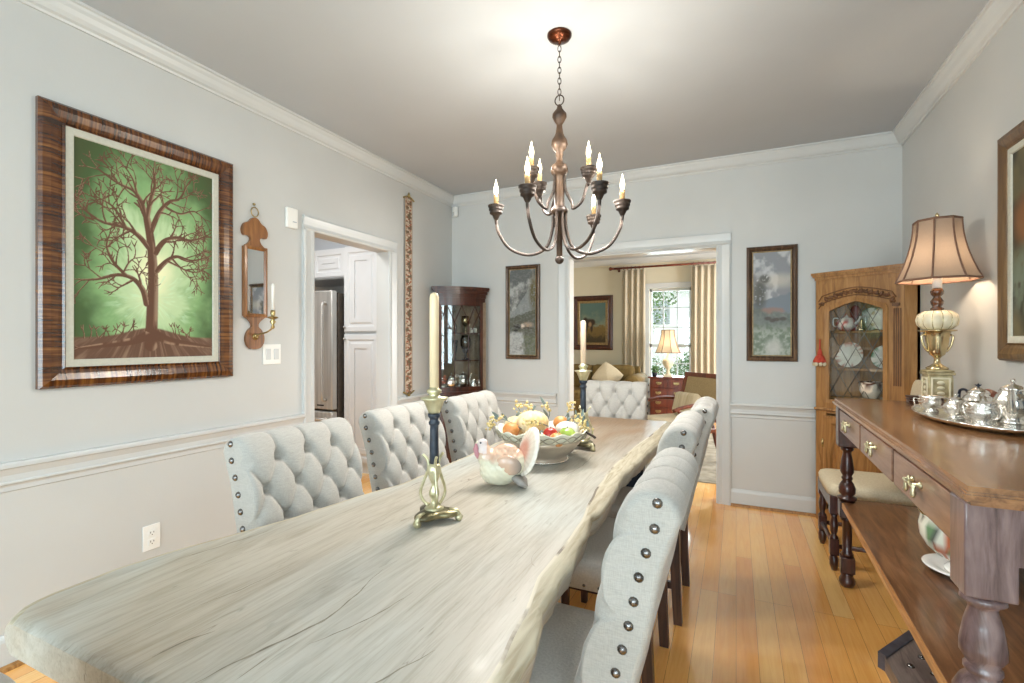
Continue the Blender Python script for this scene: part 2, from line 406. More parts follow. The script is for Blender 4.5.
def dup(o, loc=None, rz=None, label=None, group=None, parent=None):
    c = o.copy(); C.objects.link(c)
    if parent is not None: c.parent = parent
    if loc is not None: c.location = loc
    if rz is not None: c.rotation_euler = (0, 0, rz)
    if label: c['label'] = label
    if group: c['group'] = group
    for k in kids(o): dup(k, parent=c)
    return c
def bez(p, n=10):
    p = [Vector(q) for q in p]; out = []
    for i in range(len(p)-1):
        a, b = p[i], p[i+1]; pa = p[i-1] if i else a; pb = p[i+2] if i+2 < len(p) else b
        for k in range(n):
            t = k/n; t2 = t*t; t3 = t2*t
            out.append(.5*((2*a)+(-pa+b)*t+(2*pa-5*a+4*b-pb)*t2+(-pa+3*a-3*b+pb)*t3))
    out.append(p[-1]); return out
def interp(x, pts):
    return float(np.interp(x, [p[0] for p in pts], [p[1] for p in pts]))

# ------------------------------------------------------------------ the setting
XL, XR, YB, H = -2.61, 1.05, 4.2, 2.735
TH = .12
mb = MB(); mb.b2((-5.6, REAR-.3, -.1), (3.2, 9.2, 0)); struct('floor', mb, 'floor')
mb = MB(); mb.b2((-5.6, REAR-.3, H), (3.2, 9.2, H+.1)); struct('ceiling', mb, 'ceil')
mb = MB(); KY0, KY1, DH = 2.425, 3.207, 2.03
mb.b2((XL-TH, REAR, 0), (XL, KY0, H)); mb.b2((XL-TH, KY1, 0), (XL, YB+TH, H)); mb.b2((XL-TH, KY0, DH), (XL, KY1, H)); struct('wall_left', mb, 'wall')
mb = MB(); OX0, OX1, OH = -1.373, -.138, 2.05
mb.b2((XL, YB, 0), (OX0, YB+TH, H)); mb.b2((OX1, YB, 0), (XR, YB+TH, H)); mb.b2((OX0, YB, OH), (OX1, YB+TH, H)); struct('wall_back', mb, 'wall')
mb = MB(); mb.b2((XR, REAR, 0), (XR+TH, -2.7, H)); mb.b2((XR, -.8, 0), (XR+TH, YB+TH, H)); mb.b2((XR, -2.7, 0), (XR+TH, -.8, .75)); mb.b2((XR, -2.7, 2.45), (XR+TH, -.8, H)); struct('wall_right', mb, 'wall')
mb = MB()
for y in (-2.7, -1.775, -.85): mb.b2((XR+.03, y, .75), (XR+.07, y+.05, 2.45))
for z in (.75, 1.58, 2.41): mb.b2((XR+.03, -2.7, z), (XR+.07, -.8, z+.04))
struct('window_4', mb, 'trim')  # frame of the unseen side window added to let in fill light
mb = MB()   # wall behind the camera with two tall windows
xs = [XL, -2.375, -1.125, -.525, .725, XR]
for i in (0, 2, 4): mb.b2((xs[i], REAR-TH, 0), (xs[i+1], REAR, H))
for i in (1, 3):
    mb.b2((xs[i], REAR-TH, 0), (xs[i+1], REAR, .6)); mb.b2((xs[i], REAR-TH, 2.3), (xs[i+1], REAR, H))
struct('wall_front', mb, 'wall')
for wi, (a, b) in enumerate(((-2.375, -1.125), (-.525, .725))):
    mb = MB()
    mb.b2((a, REAR-.09, 1.43), (b, REAR-.05, 1.47)); mb.b2(((a+b)/2-.012, REAR-.085, .6), ((a+b)/2+.012, REAR-.055, 2.3))
    for z in (1.02, 1.86): mb.b2((a, REAR-.085, z-.01), (b, REAR-.055, z+.01))
    mb.b2((a-.08, REAR, .5), (a, REAR+.02, 2.4)); mb.b2((b, REAR, .5), (b+.08, REAR+.02, 2.4)); mb.b2((a-.08, REAR, 2.3), (b+.08, REAR+.02, 2.4)); mb.b2((a-.1, REAR, .55), (b+.1, REAR+.05, .6))
    struct('window_%d' % (wi+2), mb, 'trim')

CROWN = [(0, 0), (0, -.11), (.012, -.11), (.016, -.098), (.03, -.09), (.042, -.07), (.052, -.045), (.062, -.03), (.066, -.018), (.078, -.014), (.078, 0)]
CROWN = [(x*.95, z*.8) for x, z in CROWN]
def crown(name, wall, a, b, mat='trim', pos=None):
    mb = MB()
    if wall == 'L': mb.prism([((pos or XL)+x, H+z) for x, z in CROWN], a, b, 'y')
    if wall == 'R': mb.prism([((pos or XR)-x, H+z) for x, z in CROWN], a, b, 'y')
    if wall == 'B': mb.prism([((pos or YB)-x, H+z) for x, z in CROWN], a, b, 'x')
    if wall == 'F': mb.prism([((pos or REAR)+x, H+z) for x, z in CROWN], a, b, 'x')
    return struct(name, mb, mat)
crown('trim_1', 'L', REAR, YB); crown('trim_2', 'B', XL, XR); crown('trim_3', 'R', REAR, YB); crown('trim_4', 'F', XL, XR)
RAIL = [(0, .81), (.03, .81), (.034, .803), (.034, .79), (.026, .783), (.02, .768), (.016, .758), (.016, .735), (.02, .731), (.02, .725), (.01, .718), (.007, .712), (.007, .695), (0, .690)]
def rail(name, wall, a, b):
    mb = MB(); q = {'L': ('y', XL, 1), 'R': ('y', XR, -1), 'B': ('x', YB, -1)}[wall]
    mb.prism([(q[1]+q[2]*x, z) for x, z in RAIL], a, b, q[0]); return struct(name, mb, 'trim')
rail('trim_5', 'L', REAR, KY0-.095); rail('trim_6', 'L', KY1+.095, YB); rail('trim_7', 'B', XL, OX0-.115); rail('trim_8', 'B', OX1+.10, XR); rail('trim_9', 'R', -.8, YB)
BASE = [(0, 0), (.022, 0), (.022, .012), (.016, .018), (.016, .105), (.012, .118), (.006, .128), (0, .13)]
def base(name, wall, a, b):
    mb = MB(); q = {'L': ('y', XL, 1), 'R': ('y', XR, -1), 'B': ('x', YB, -1)}[wall]
    mb.prism([(q[1]+q[2]*x, z) for x, z in BASE], a, b, q[0])
    mb.mi = 1; mb.prism([(q[1]+q[2]*x, z) for x, z in [(.0, 0), (.036, 0), (.034, .012), (.022, .018), (0, .018)]], a, b, q[0])
    return struct(name, mb, ['trim', 'oak'])
base('baseboard_left', 'L', REAR, KY0-.095); base('baseboard_left.001', 'L', KY1+.095, YB)
base('baseboard_back', 'B', XL, OX0-.115); base('baseboard_back.001', 'B', OX1+.10, XR); base('baseboard_right', 'R', REAR, YB)
# casings: kitchen opening and living room opening
def casing(name, wall, a, b, h, w):
    mb = MB(); prof = [(0, 0), (0, .014), (.012, .02), (w*.35, .016), (w*.6, .02), (w-.012, .026), (w, .022), (w, 0)]
    for side in (0, 1):
        pts = [((a-o) if side == 0 else (b+o), y) for o, y in prof]
        if wall == 'B': mb.prism([(x, YB-y) for x, y in pts], 0, h, 'z')
        else: mb.prism([(XL+y, x) for x, y in pts], 0, h, 'z')
    if wall == 'B': mb.prism([(YB-y-.001, h+o) for o, y in prof], a-w, b+w, 'x')
    else: mb.prism([(XL+y+.001, h+o) for o, y in prof], a-w, b+w, 'y')
    return struct(name, mb, 'trim')
casing('trim_10', 'L', KY0, KY1, DH, .095); casing('trim_11', 'B', OX0, OX1, OH, .10)
mb = MB(); mb.b2((OX1-.006, YB-.004, 0), (OX1+.001, YB+TH+.004, OH-.013)); mb.b2((OX0-.001, YB-.004, 0), (OX0+.006, YB+TH+.004, OH-.013)); mb.b2((OX0+.012, YB-.003, OH-.012), (OX1-.0+.0, YB+TH+.003, OH-.0005)); struct('trim_12', mb, 'trim')
# kitchen shell
mb = MB(); mb.b2((-5.5, 1.2, 0), (-5.4, 4.6, H)); mb.b2((-5.4, 4.26, 0), (XL-TH, YB+TH, H)); mb.b2((-5.4, 1.1, 0), (XL-TH, 1.2, H)); struct('wall_kitchen', mb, 'wall')
# living room shell
LY = 8.6; WX0, WX1, WZ0, WZ1 = -1.36, -.68, .27, 2.2
mb = MB(); mb.b2((-3.9, LY, 0), (WX0, LY+.15, H)); mb.b2((WX1, LY, 0), (2.6, LY+.15, H)); mb.b2((WX0, LY, 0), (WX1, LY+.15, WZ0)); mb.b2((WX0, LY, WZ1), (WX1, LY+.15, H)); struct('wall_living', mb, 'livwall')
mb = MB(); mb.b2((-4.0, YB+TH, 0), (-3.9, LY, H)); mb.b2((2.5, YB+TH, 0), (2.6, LY, H)); mb.b2((-3.9, YB+TH, 0), (OX0-.2, YB+TH+.02, H)); mb.b2((OX1+.2, YB+TH, 0), (2.5, YB+TH+.02, H)); mb.b2((OX0-.2, YB+TH, OH+.15), (OX1+.2, YB+TH+.02, H)); struct('wall_living_side', mb, 'livwall')
crown('trim_13', 'B', -3.9, 2.5, pos=LY)
mb = MB(); mb.prism([(LY-x, z) for x, z in BASE], -3.9, 2.5, 'x'); struct('baseboard_living', mb, 'trim')
# living window: casing, two sashes with muntins, pane
mb = MB(); w = .09
mb.b2((WX0-w, LY-.025, WZ0-.06), (WX0, LY, WZ1+w)); mb.b2((WX1, LY-.025, WZ0-.06), (WX1+w, LY, WZ1+w)); mb.b2((WX0, LY-.025, WZ1), (WX1, LY, WZ1+w)); mb.b2((WX0-w, LY-.06, WZ0-.03), (WX1+w, LY, WZ0))
for z0, z1, y in ((WZ0, 1.24, LY+.03), (1.20, WZ1, LY+.07)):
    mb.b2((WX0, y, z0), (WX0+.035, y+.03, z1)); mb.b2((WX1-.035, y, z0), (WX1, y+.03, z1)); mb.b2((WX0, y, z0), (WX1, y+.03, z0+.045)); mb.b2((WX0, y, z1-.045), (WX1, y+.03, z1))
    for k in (1, 2): x = WX0+(WX1-WX0)*k/3; mb.b2((x-.009, y+.004, z0), (x+.009, y+.022, z1))
    for k in (1, 2): z = z0+(z1-z0)*k/3; mb.b2((WX0, y+.004, z-.009), (WX1, y+.022, z+.009))
wf = struct('window_1', mb, 'trim')
mb = MB(); mb.b2((WX0, LY+.044, WZ0), (WX1, LY+.046, 1.22)); mb.b2((WX0, LY+.084, 1.22), (WX1, LY+.086, WZ1)); mb.build('pane', 'glass', wf)
# outdoors beyond the living room window
mb = MB(); mb.b2((-14, 9.2, -.5), (10, 40, -.4)); struct('ground', mb, 'grass')
t = thing('house', 'white neighbouring house seen through the upper window panes', 'house', (-.5, 26, -.4))
mb = MB(); mb.b2((-5, 0, 0), (7, 6, 4.6)); mb.build('wall', 'outwhite', t)
mb = MB(); mb.prism([(-.5, 4.5), (6.5, 4.5), (3, 6.6)], -5.4, 7.4, 'x'); mb.build('roof', plain('grey_shingle', S(130, 134, 138), S(160, 162, 165), .8), t)
for x in (-3, -1, 1, 3): mb = MB(); mb.b2((x-.4, -.03, 2.6), (x+.4, 0, 3.8)); mb.build('window', plain('house_pane', S(150, 162, 168), S(180, 190, 194), .2), t)
def foliage(mb, c, r, n, ls, sc=(1, 1, 1)):
    for _ in range(n):
        d = Vector((random.gauss(0, 1), random.gauss(0, 1), random.gauss(0, 1))).normalized()*r*random.uniform(.55, 1)
        p = Vector(c)+Vector((d.x*sc[0], d.y*sc[1], d.z*sc[2])); e = Matrix.Rotation(random.uniform(0, 6.28), 3, Vector((random.random()-.5, random.random()-.5, random.random())).normalized())
        q = [p+e @ Vector(v)*ls for v in ((-.5, 0, 0), (0, .25, .05), (.5, 0, 0), (0, -.25, .05))]
        mb.faces(q, [(0, 1, 2, 3)])
for i, (x, y, r, lab) in enumerate(((-2.2, 11.6, .80, 'rounded green shrub outside the living room window, left side'), (-.75, 11.0, .72, 'rounded green shrub outside the living room window, right side'))):
    t = thing('shrub', lab, 'shrub', (x, y, -.4))
    mb = MB(); mb.tube([(0, 0, 0), (0, 0, .7)], .03); mb.build('stem', 'chairleg', t)
    mb = MB(); foliage(mb, (0, 0, .80), r, 2600, .09); mb.build('foliage', 'green', t, rec=False)
for i, (x, y, h, r, lab) in enumerate(((-3.0, 14.5, 3.6, 1.6, 'leafy green tree outside the window, left of the white house'), (.9, 19.5, 5.6, 1.7, 'tall leafy tree outside the right window panes'))):
    t = thing('tree', lab, 'tree', (x, y, -.4))
    mb = MB(); mb.tube([(0, 0, 0), (.1, 0, 1.5), (0, 0, h)], [.14, .1, .05]); mb.build('trunk', 'chairleg', t)
    mb = MB(); foliage(mb, (0, 0, h), r, 2600, .14, (1, 1, 1.2)); mb.build('crown', 'green', t, rec=False)

# ------------------------------------------------------------------ painted canvases (art in vertex colours)
def fbm(X, Y, sc, seed=0, o=4):
    out = np.zeros_like(X); amp = 1; tot = 0; r = np.random.default_rng(seed)
    for k in range(o):
        n = max(3, int(sc*2**k)+3); g = r.random((n*2, n*2))
        fx = X*sc*2**k; fy = Y*sc*2**k; ix = np.floor(fx).astype(int) % (2*n-1); iy = np.floor(fy).astype(int) % (2*n-1)
        tx = fx-np.floor(fx); ty = fy-np.floor(fy); tx = tx*tx*(3-2*tx); ty = ty*ty*(3-2*ty)
        v = g[iy, ix]*(1-tx)*(1-ty)+g[iy, ix+1]*tx*(1-ty)+g[iy+1, ix]*(1-tx)*ty+g[iy+1, ix+1]*tx*ty
        out += v*amp; tot += amp; amp *= .5
    return out/tot
def lerp(a, b, t): t = np.clip(t, 0, 1)[..., None]; return a*(1-t)+b*t
def rgb(*c): return np.array(S(*c)[:3])
def sstep(a, b, x): t = np.clip((x-a)/(b-a), 0, 1); return t*t*(3-2*t)
def blob(X, Y, cx, cy, rx, ry, soft=.3): return 1-sstep(1-soft, 1+soft, np.sqrt(((X-cx)/rx)**2+((Y-cy)/ry)**2))
def canvas(name, w, h, nx, nz, fn, parent, y=0, cx=0, cz=0, mat='paintv'):
    X, Z = np.meshgrid(np.linspace(0, 1, nx), np.linspace(0, 1, nz)); col = np.clip(fn(X, Z), 0, 1)
    vs = np.stack([cx+(X-.5)*w, np.full_like(X, y), cz+(Z-.5)*h], -1).reshape(-1, 3)
    idx = np.arange(nx*nz).reshape(nz, nx); f = np.stack([idx[:-1, :-1], idx[:-1, 1:], idx[1:, 1:], idx[1:, :-1]], -1).reshape(-1, 4)
    me = bpy.data.meshes.new(name); me.from_pydata(vs.tolist(), [], f.tolist())
    at = me.color_attributes.new('paint', 'FLOAT_COLOR', 'POINT')
    at.data.foreach_set('color', np.concatenate([col.reshape(-1, 3), np.ones((nx*nz, 1))], 1).ravel())
    me.materials.append(M[mat]); o = bpy.data.objects.new(name, me); C.objects.link(o); o.parent = parent; return o

def tree_art(X, Z):
    asp = .60
    r = np.sqrt(((X-.52)*1.25)**2+((Z-.42)*.95)**2)
    n = fbm(X*1.0, Z*1.6, 7, 3); ang = np.arctan2(Z-.3, X-.5); rays = fbm(ang*1.6+5, r*1.2, 9, 4)
    c = lerp(rgb(238, 240, 196), rgb(186, 212, 164), sstep(.04, .26, r+(n-.5)*.12))
    c = lerp(c, rgb(128, 168, 112), sstep(.22, .45, r+(n-.5)*.25+(rays-.5)*.2))
    c = lerp(c, rgb(62, 90, 46), sstep(.42, .66, r+(n-.5)*.25))
    c = lerp(c, rgb(206, 234, 196), (Z < .42)*sstep(.5, .75, rays)*.55*sstep(.5, .3, r)*sstep(.1, .2, Z))
    c = lerp(c, rgb(60, 62, 30), sstep(.62, .8, r)*.6)
    # ground mound
    g = .10+.05*np.exp(-((X-.5)/.22)**2)-.0*X
    brown = lerp(np.broadcast_to(rgb(96, 66, 48), c.shape), rgb(150, 122, 100), sstep(.4, 1.0, fbm(ang*3+2, r*.6+1, 9, 8)))
    m = 1-sstep(g-.006, g+.006, Z); c = lerp(c, brown, m)
    segs = []
    rnd = random.Random(11)
    def limb(pts, w0, w1, twigs=0, depth=0, tw=.10):
        P = bez([(p[0], p[1], 0) for p in pts], 9); n = len(P)
        for i in range(n-1):
            t = i/(n-1); segs.append((P[i].x, P[i].y, P[i+1].x, P[i+1].y, w0+(w1-w0)*t))
        side = 1
        for k in range(twigs):
            i = int(n*(.25+.75*k/max(1, twigs))); i = min(n-2, i); p = P[i]; d = (P[i+1]-P[i]).normalized()
            side = -side; a = math.atan2(d.y*1.0, d.x)+side*rnd.uniform(.5, 1.0); twig(p.x, p.y, a, tw*rnd.uniform(.7, 1.2), (w0+(w1-w0)*i/n)*.55, depth)
        d = (P[-1]-P[-2]); a = math.atan2(d.y, d.x); twig(P[-1].x, P[-1].y, a+.4, tw*.6, w1*.8, 2); twig(P[-1].x, P[-1].y, a-.4, tw*.6, w1*.8, 2)
    def twig(x, y, a, L, w, depth):
        if L < .022: return
        cu = rnd.uniform(-.9, .9); px, py = x, y; w = max(w, .0055)
        for i in range(4):
            a += cu/4; nx_, ny_ = px+math.cos(a)*L/4/asp*.8, py+math.sin(a)*L/4
            segs.append((px, py, nx_, ny_, w*(1-i*.15))); px, py = nx_, ny_
            if i == 2 and depth < 2: twig(px, py, a+rnd.choice((-1, 1))*rnd.uniform(.5, 1), L*.5, w*.6, depth+1)
        if depth < 3:
            twig(px, py, a+.5, L*.55, w*.6, depth+1); twig(px, py, a-.55, L*.55, w*.6, depth+1)
    limb([(.50, .06), (.51, .25), (.515, .42), (.50, .58), (.47, .70)], .058, .032)
    limb([(.47, .70), (.50, .80), (.53, .88), (.52, .95)], .024, .008, 5)
    limb([(.48, .66), (.44, .76), (.38, .82), (.27, .84), (.15, .88)], .026, .007, 6)
    limb([(.40, .81), (.37, .88), (.30, .94)], .012, .005, 3)
    limb([(.49, .55), (.40, .61), (.30, .635), (.17, .64), (.06, .68)], .028, .007, 7)
    limb([(.33, .63), (.24, .72), (.14, .75)], .014, .005, 4)
    limb([(.47, .27), (.44, .34), (.37, .39), (.27, .40), (.14, .37), (.05, .36)], .03, .007, 6)
    limb([(.33, .40), (.24, .46), (.20, .53), (.22, .59)], .016, .005, 4)
    limb([(.30, .40), (.34, .46), (.38, .49)], .010, .004, 3)
    limb([(.49, .62), (.56, .74), (.64, .81), (.72, .84), (.78, .92)], .026, .006, 6)
    limb([(.60, .78), (.72, .76), (.84, .79), (.93, .76)], .014, .005, 5)
    limb([(.53, .53), (.60, .60), (.70, .63), (.82, .63), (.95, .67)], .028, .006, 7)
    limb([(.54, .44), (.62, .50), (.70, .53), (.82, .52), (.95, .55)], .026, .006, 6)
    limb([(.66, .515), (.74, .47), (.86, .46), (.94, .49)], .012, .005, 5)
    for s_, xs_ in ((-1, (.5, .38, .2, .03)), (1, (.52, .64, .82, .98))):
        limb([(xs_[0], .12), (xs_[1], .085), (xs_[2], .065), (xs_[3], .05)], .05, .01)
    for k in range(26):
        x = rnd.uniform(.05, .95)
        if abs(x-.5) > .12: twig(x, .10+.05*math.exp(-((x-.5)/.22)**2)-.005, rnd.uniform(.9, 2.2), .04, .004, 2)
    nz, nx = X.shape; D = np.full(X.shape, 9.); SD = np.zeros(X.shape)
    for x0, y0, x1, y1, w in segs:
        pad = w*1.6/asp+.01
        a = max(0, int((min(x0, x1)-pad)*(nx-1))); b = min(nx, int((max(x0, x1)+pad)*(nx-1))+2)
        e = max(0, int((min(y0, y1)-pad)*(nz-1))); f = min(nz, int((max(y0, y1)+pad)*(nz-1))+2)
        if a >= b or e >= f: continue
        xx = X[e:f, a:b]*asp; yy = Z[e:f, a:b]; dx = (x1-x0)*asp; dy = y1-y0; L2 = dx*dx+dy*dy+1e-9
        t = np.clip(((xx-x0*asp)*dx+(yy-y0)*dy)/L2, 0, 1); qx = xx-x0*asp-t*dx; qy = yy-y0-t*dy
        d = np.sqrt(qx*qx+qy*qy)/(w*.5); sd = (qx*dy-qy*dx)/math.sqrt(L2)/(w*.5)
        mk = d < D[e:f, a:b]; D[e:f, a:b][mk] = d[mk]; SD[e:f, a:b][mk] = sd[mk]
    m = 1-sstep(.85, 1.1, D)
    bark = lerp(np.broadcast_to(rgb(92, 58, 38), c.shape), rgb(160, 132, 108), sstep(.05, .7, SD)*sstep(.35, .6, fbm(X*3, Z, 9, 9))*.8)
    return lerp(c, bark, m)
def lake_art(X, Z):
    n = fbm(X, Z*2.4, 5, 21); n2 = fbm(X, Z*2.4, 16, 22)
    c = lerp(rgb(168, 170, 168), rgb(88, 92, 92), sstep(.3, .62, n+.35*blob(X, Z, .5, .93, .4, .07, .8)))
    hill = .52+.28*np.clip((X-.2)/.6, 0, 1)+(n2-.5)*.03; c = lerp(c, lerp(np.broadcast_to(rgb(112, 118, 120), c.shape), rgb(150, 154, 152), n2), 1-sstep(hill-.01, hill+.01, Z))
    h2 = .43+.10*X+(n2-.5)*.05; c = lerp(c, rgb(82, 84, 72), 1-sstep(h2-.01, h2+.01, Z))
    h3 = .26+(n2-.5)*.03; c = lerp(c, lerp(np.broadcast_to(rgb(150, 154, 156), c.shape), rgb(186, 186, 182), n2), (1-sstep(h3-.02, h3+.03, Z))*(1-sstep(.5, .72, X+(n-.5)*.5)))
    c = lerp(c, lerp(np.broadcast_to(rgb(72, 76, 60), c.shape), rgb(116, 120, 98), n2), (1-sstep(.2, .26, Z))*sstep(.45, .6, X+(n-.5)*.3)*(Z < .2+.1*X))
    tr = blob(X, Z, .92, .72, .16, .2, .5)*sstep(.35, .5, n2+.1); c = lerp(c, rgb(92, 84, 50), tr)
    c = lerp(c, rgb(158, 138, 118), blob(X, Z, .70, .350, .20, .030, .5)*sstep(.25, .5, n2+.15)); c = lerp(c, rgb(206, 194, 178), blob(X, Z, .50, .335, .07, .028, .4)); c = lerp(c, rgb(60, 50, 42), blob(X, Z, .68, .315, .22, .012, .4)*.8); c = lerp(c, rgb(50, 46, 42), blob(X, Z, .3, .33, .14, .03, .3))
    c = lerp(c, rgb(118, 120, 118), sstep(.5, .62, fbm(X*2, Z*9, 9, 77))*.45)
    c = lerp(c, rgb(46, 44, 40), blob(X, Z, .24, .285, .08, .012, .3)); return c
def herd_art(X, Z):
    n = fbm(X, Z*2.4, 5, 31); n2 = fbm(X, Z*2.4, 16, 32)
    c = lerp(rgb(186, 188, 192), rgb(136, 140, 146), sstep(.35, .65, n)); c = lerp(c, rgb(206, 198, 184), blob(X, Z, .7, .72, .4, .06, .8)*.6)
    h = .5+.1*X+(n2-.5)*.03; c = lerp(c, rgb(120, 130, 140), 1-sstep(h-.01, h+.01, Z))
    h = .46-.06*X+(n2-.5)*.05; c = lerp(c, lerp(np.broadcast_to(rgb(88, 96, 94), c.shape), rgb(130, 138, 134), n2), 1-sstep(h-.01, h+.01, Z))
    tr = np.maximum(blob(X, Z, .16, .6, .2, .16, .5), blob(X, Z, .3, .74, .16, .045, .4))*sstep(.3, .48, n2+.08); c = lerp(c, rgb(84, 84, 78), tr*.9)
    for x, z, k in ((.34, .44, .1), (.5, .445, .1), (.66, .44, .1), (.78, .43, .07), (.44, .42, .08)): c = lerp(c, rgb(150, 122, 112), blob(X, Z, x, z, k, .02, .7)*.8*sstep(.3, .5, n2+.1))
    for x, z, k in ((.4, .355, .1), (.62, .345, .1), (.8, .35, .1), (.52, .335, .08)): c = lerp(c, rgb(84, 78, 74), blob(X, Z, x, z, k, .018, .4)*.9)
    gz = 1-sstep(.22, .34, Z+(n2-.5)*.1); c = lerp(c, lerp(np.broadcast_to(rgb(112, 126, 110), c.shape), rgb(160, 168, 158), sstep(.3, .75, n2)), gz)
    c = lerp(c, rgb(196, 198, 194), blob(X, Z, .55, .07, .22, .08, .6)*.8); return c
def hound_art(X, Z):
    n = fbm(X, Z*1.3, 6, 41); n2 = fbm(X, Z*1.3, 18, 42)
    c = lerp(rgb(78, 104, 98), rgb(132, 140, 116), sstep(.2, .7, 1-Z+(n-.5)*.4))
    c = lerp(c, rgb(112, 92, 46), 1-sstep(.36, .5, Z+(n2-.5)*.2)); c = lerp(c, rgb(60, 50, 26), 1-sstep(.1, .25, Z+(n2-.5)*.2))
    for x, z, rx, rz in ((.36, .5, .22, .1), (.22, .56, .09, .08), (.5, .52, .1, .07), (.26, .38, .05, .12), (.46, .38, .05, .12)): c = lerp(c, rgb(46, 32, 20), blob(X, Z, x, z, rx, rz, .35))
    c = lerp(c, rgb(150, 120, 84), blob(X, Z, .4, .46, .06, .06, .4)); return c
def still_art(X, Z):
    n = fbm(X*1.3, Z, 5, 51); n2 = fbm(X*1.3, Z, 18, 52)
    c = lerp(rgb(52, 48, 34), rgb(96, 88, 60), sstep(.35, .65, n)); c = lerp(c, rgb(140, 92, 52), blob(X, Z, .1, .62, .08, .12, .6)*.8)
    c = lerp(c, rgb(116, 128, 110), blob(X, Z, .12, .3, .14, .16, .5)*sstep(.35, .6, n2+.1)); c = lerp(c, rgb(156, 120, 70), blob(X, Z, .6, .5, .22, .25, .5)*.8)
    c = lerp(c, rgb(70, 84, 60), blob(X, Z, .45, .2, .3, .12, .5)*.8); return c

M['paintframe'] = wood('brown_gilt_frame', S(70, 48, 26), S(104, 76, 44), S(132, 102, 64), rough=.35)
def picture(name, label, loc, rz, w, h, fw, art, nx, nz, fmats, liner=0, linmat='mat', depth=.032, art_mat='paintv'):
    t = thing(name, label, 'picture', loc, rz)
    mb = MB(); mb.alt = isinstance(fmats, list)
    mb.frame(w, h, [(0, 0), (0, -depth*.55), (fw*.12, -depth*.85), (fw*.4, -depth), (fw*.7, -depth*.8), (fw*.86, -depth*.62), (fw*.88, -depth*.56), (fw*.97, -depth*.75), (fw, -depth*.7), (fw, 0)])
    mb.build('frame', fmats, t)
    if liner:
        mb = MB(); mb.frame(w-2*fw+.004, h-2*fw+.004, [(0, -.002), (0, -depth*.62), (liner*.9, -depth*.62), (liner, -depth*.5), (liner, -.002)]); mb.build('liner', linmat, t)
    canvas('canvas', w-2*fw-2*liner+.006, h-2*fw-2*liner+.006, nx, nz, art, t, -depth*.45, mat=art_mat)
    return t
LW, RW = R(90), R(-90)
picture('framed_tree_painting', 'large painting of a spreading tree on green in a wide rippled bronze frame', (XL, 1.410, 1.69), LW, .848, 1.203, .088, tree_art, 300, 460, ['ripx', 'ripz'], .034, depth=.038)
picture('framed_lake_painting', 'narrow dark framed painting of a grey mountain lake left of the wide doorway', (-1.825, YB, 1.564), 0, .35, .885, .036, lake_art, 110, 300, 'gframe', .008, 'oldgilt')
picture('framed_cattle_painting', 'narrow carved wood framed painting of cattle on a misty moor, right of the wide doorway', (.246, YB, 1.576), 0, .345, .88, .04, herd_art, 90, 260, 'gframe', .01, 'oldgilt')
picture('framed_hound_painting', 'gilt and dark framed painting of a brown hound hung above the olive sofa', (-2.36, LY, 1.63), 0, .74, .98, .09, hound_art, 80, 100, 'mahog', .045, 'oldgilt')
picture('framed_oil_painting', 'dark oil painting in a wood frame on the right wall, cut by the photo edge', (XR, 2.27, 1.682), RW, 1.02, .955, .075, still_art, 90, 100, 'paintframe', .03, 'mat', .035)

# ------------------------------------------------------------------ dining table
def P2(u, v, z): return None
Lp = [(.43, -1.23), (.46, -1.262), (.50, -1.280), (.62, -1.290), (.74, -1.265), (.9, -1.222), (1.02, -1.187), (1.25, -1.156), (1.43, -1.112), (1.62, -1.104), (1.9, -1.112), (2.2, -1.118), (2.6, -1.095), (2.95, -1.07), (3.27, -1.05)]
Ri = [(.43, -.33), (.70, -.339), (.84, -.357), (.99, -.387), (1.19, -.389), (1.34, -.397), (1.65, -.436), (1.95, -.456), (2.42, -.446), (2.75, -.42), (3.27, -.405)]
Ro = [(y*.93, x*.93) for y, x in [(.46, -.318), (.73, -.326), (.80, -.341), (.89, -.353), (1.01, -.375), (1.16, -.378), (1.37, -.393), (1.52, -.413), (1.67, -.405), (2.0, -.431), (2.3, -.418), (2.77, -.391), (3.6, -.39)]]
M['slabedge'] = plain('pale_live_edge', S(164, 152, 128), S(194, 186, 164), .7, scale=16, stretch=(4, .4, 4), bump=.35, lo=.34, hi=.6, dist=.6)
M['slabline'] = plain('edge_check_line', S(112, 100, 84), S(196, 188, 168), .5, scale=5, stretch=(1, 1, 1), lo=.36, hi=.44)
M['crack'] = plain('wood_check', S(112, 105, 92), S(150, 144, 130), .6, scale=30)
CRACKS = [([(-.738, .462), (-.725, .53), (-.70, .62), (-.69, .70), (-.725, .87)], .0030), ([(-.56, .455), (-.50, .56), (-.455, .68)], .0022),
          ([(-.86, .47), (-.86, .51), (-.84, .56)], .0026), ([(-.66, .60), (-.62, .70), (-.60, .82)], .0014), ([(-.84, 1.25), (-.86, 1.4), (-.88, 1.55)], .0012),
          ([(-1.20, .70), (-1.175, .80), (-1.15, .93)], .0020), ([(-.95, .60), (-.93, .68), (-.925, .80)], .0012), ([(-.60, 1.75), (-.58, 1.95), (-.59, 2.2)], .0014)]
t = thing('dining_table', 'long whitewashed live edge slab dining table on dark metal legs', 'table', (-.78, 1.85, 0))
mb = MB(); TT, TB = .77, .698; rs = []
ys = [.425]+list(np.linspace(.437, 3.268, 120))+[3.28]
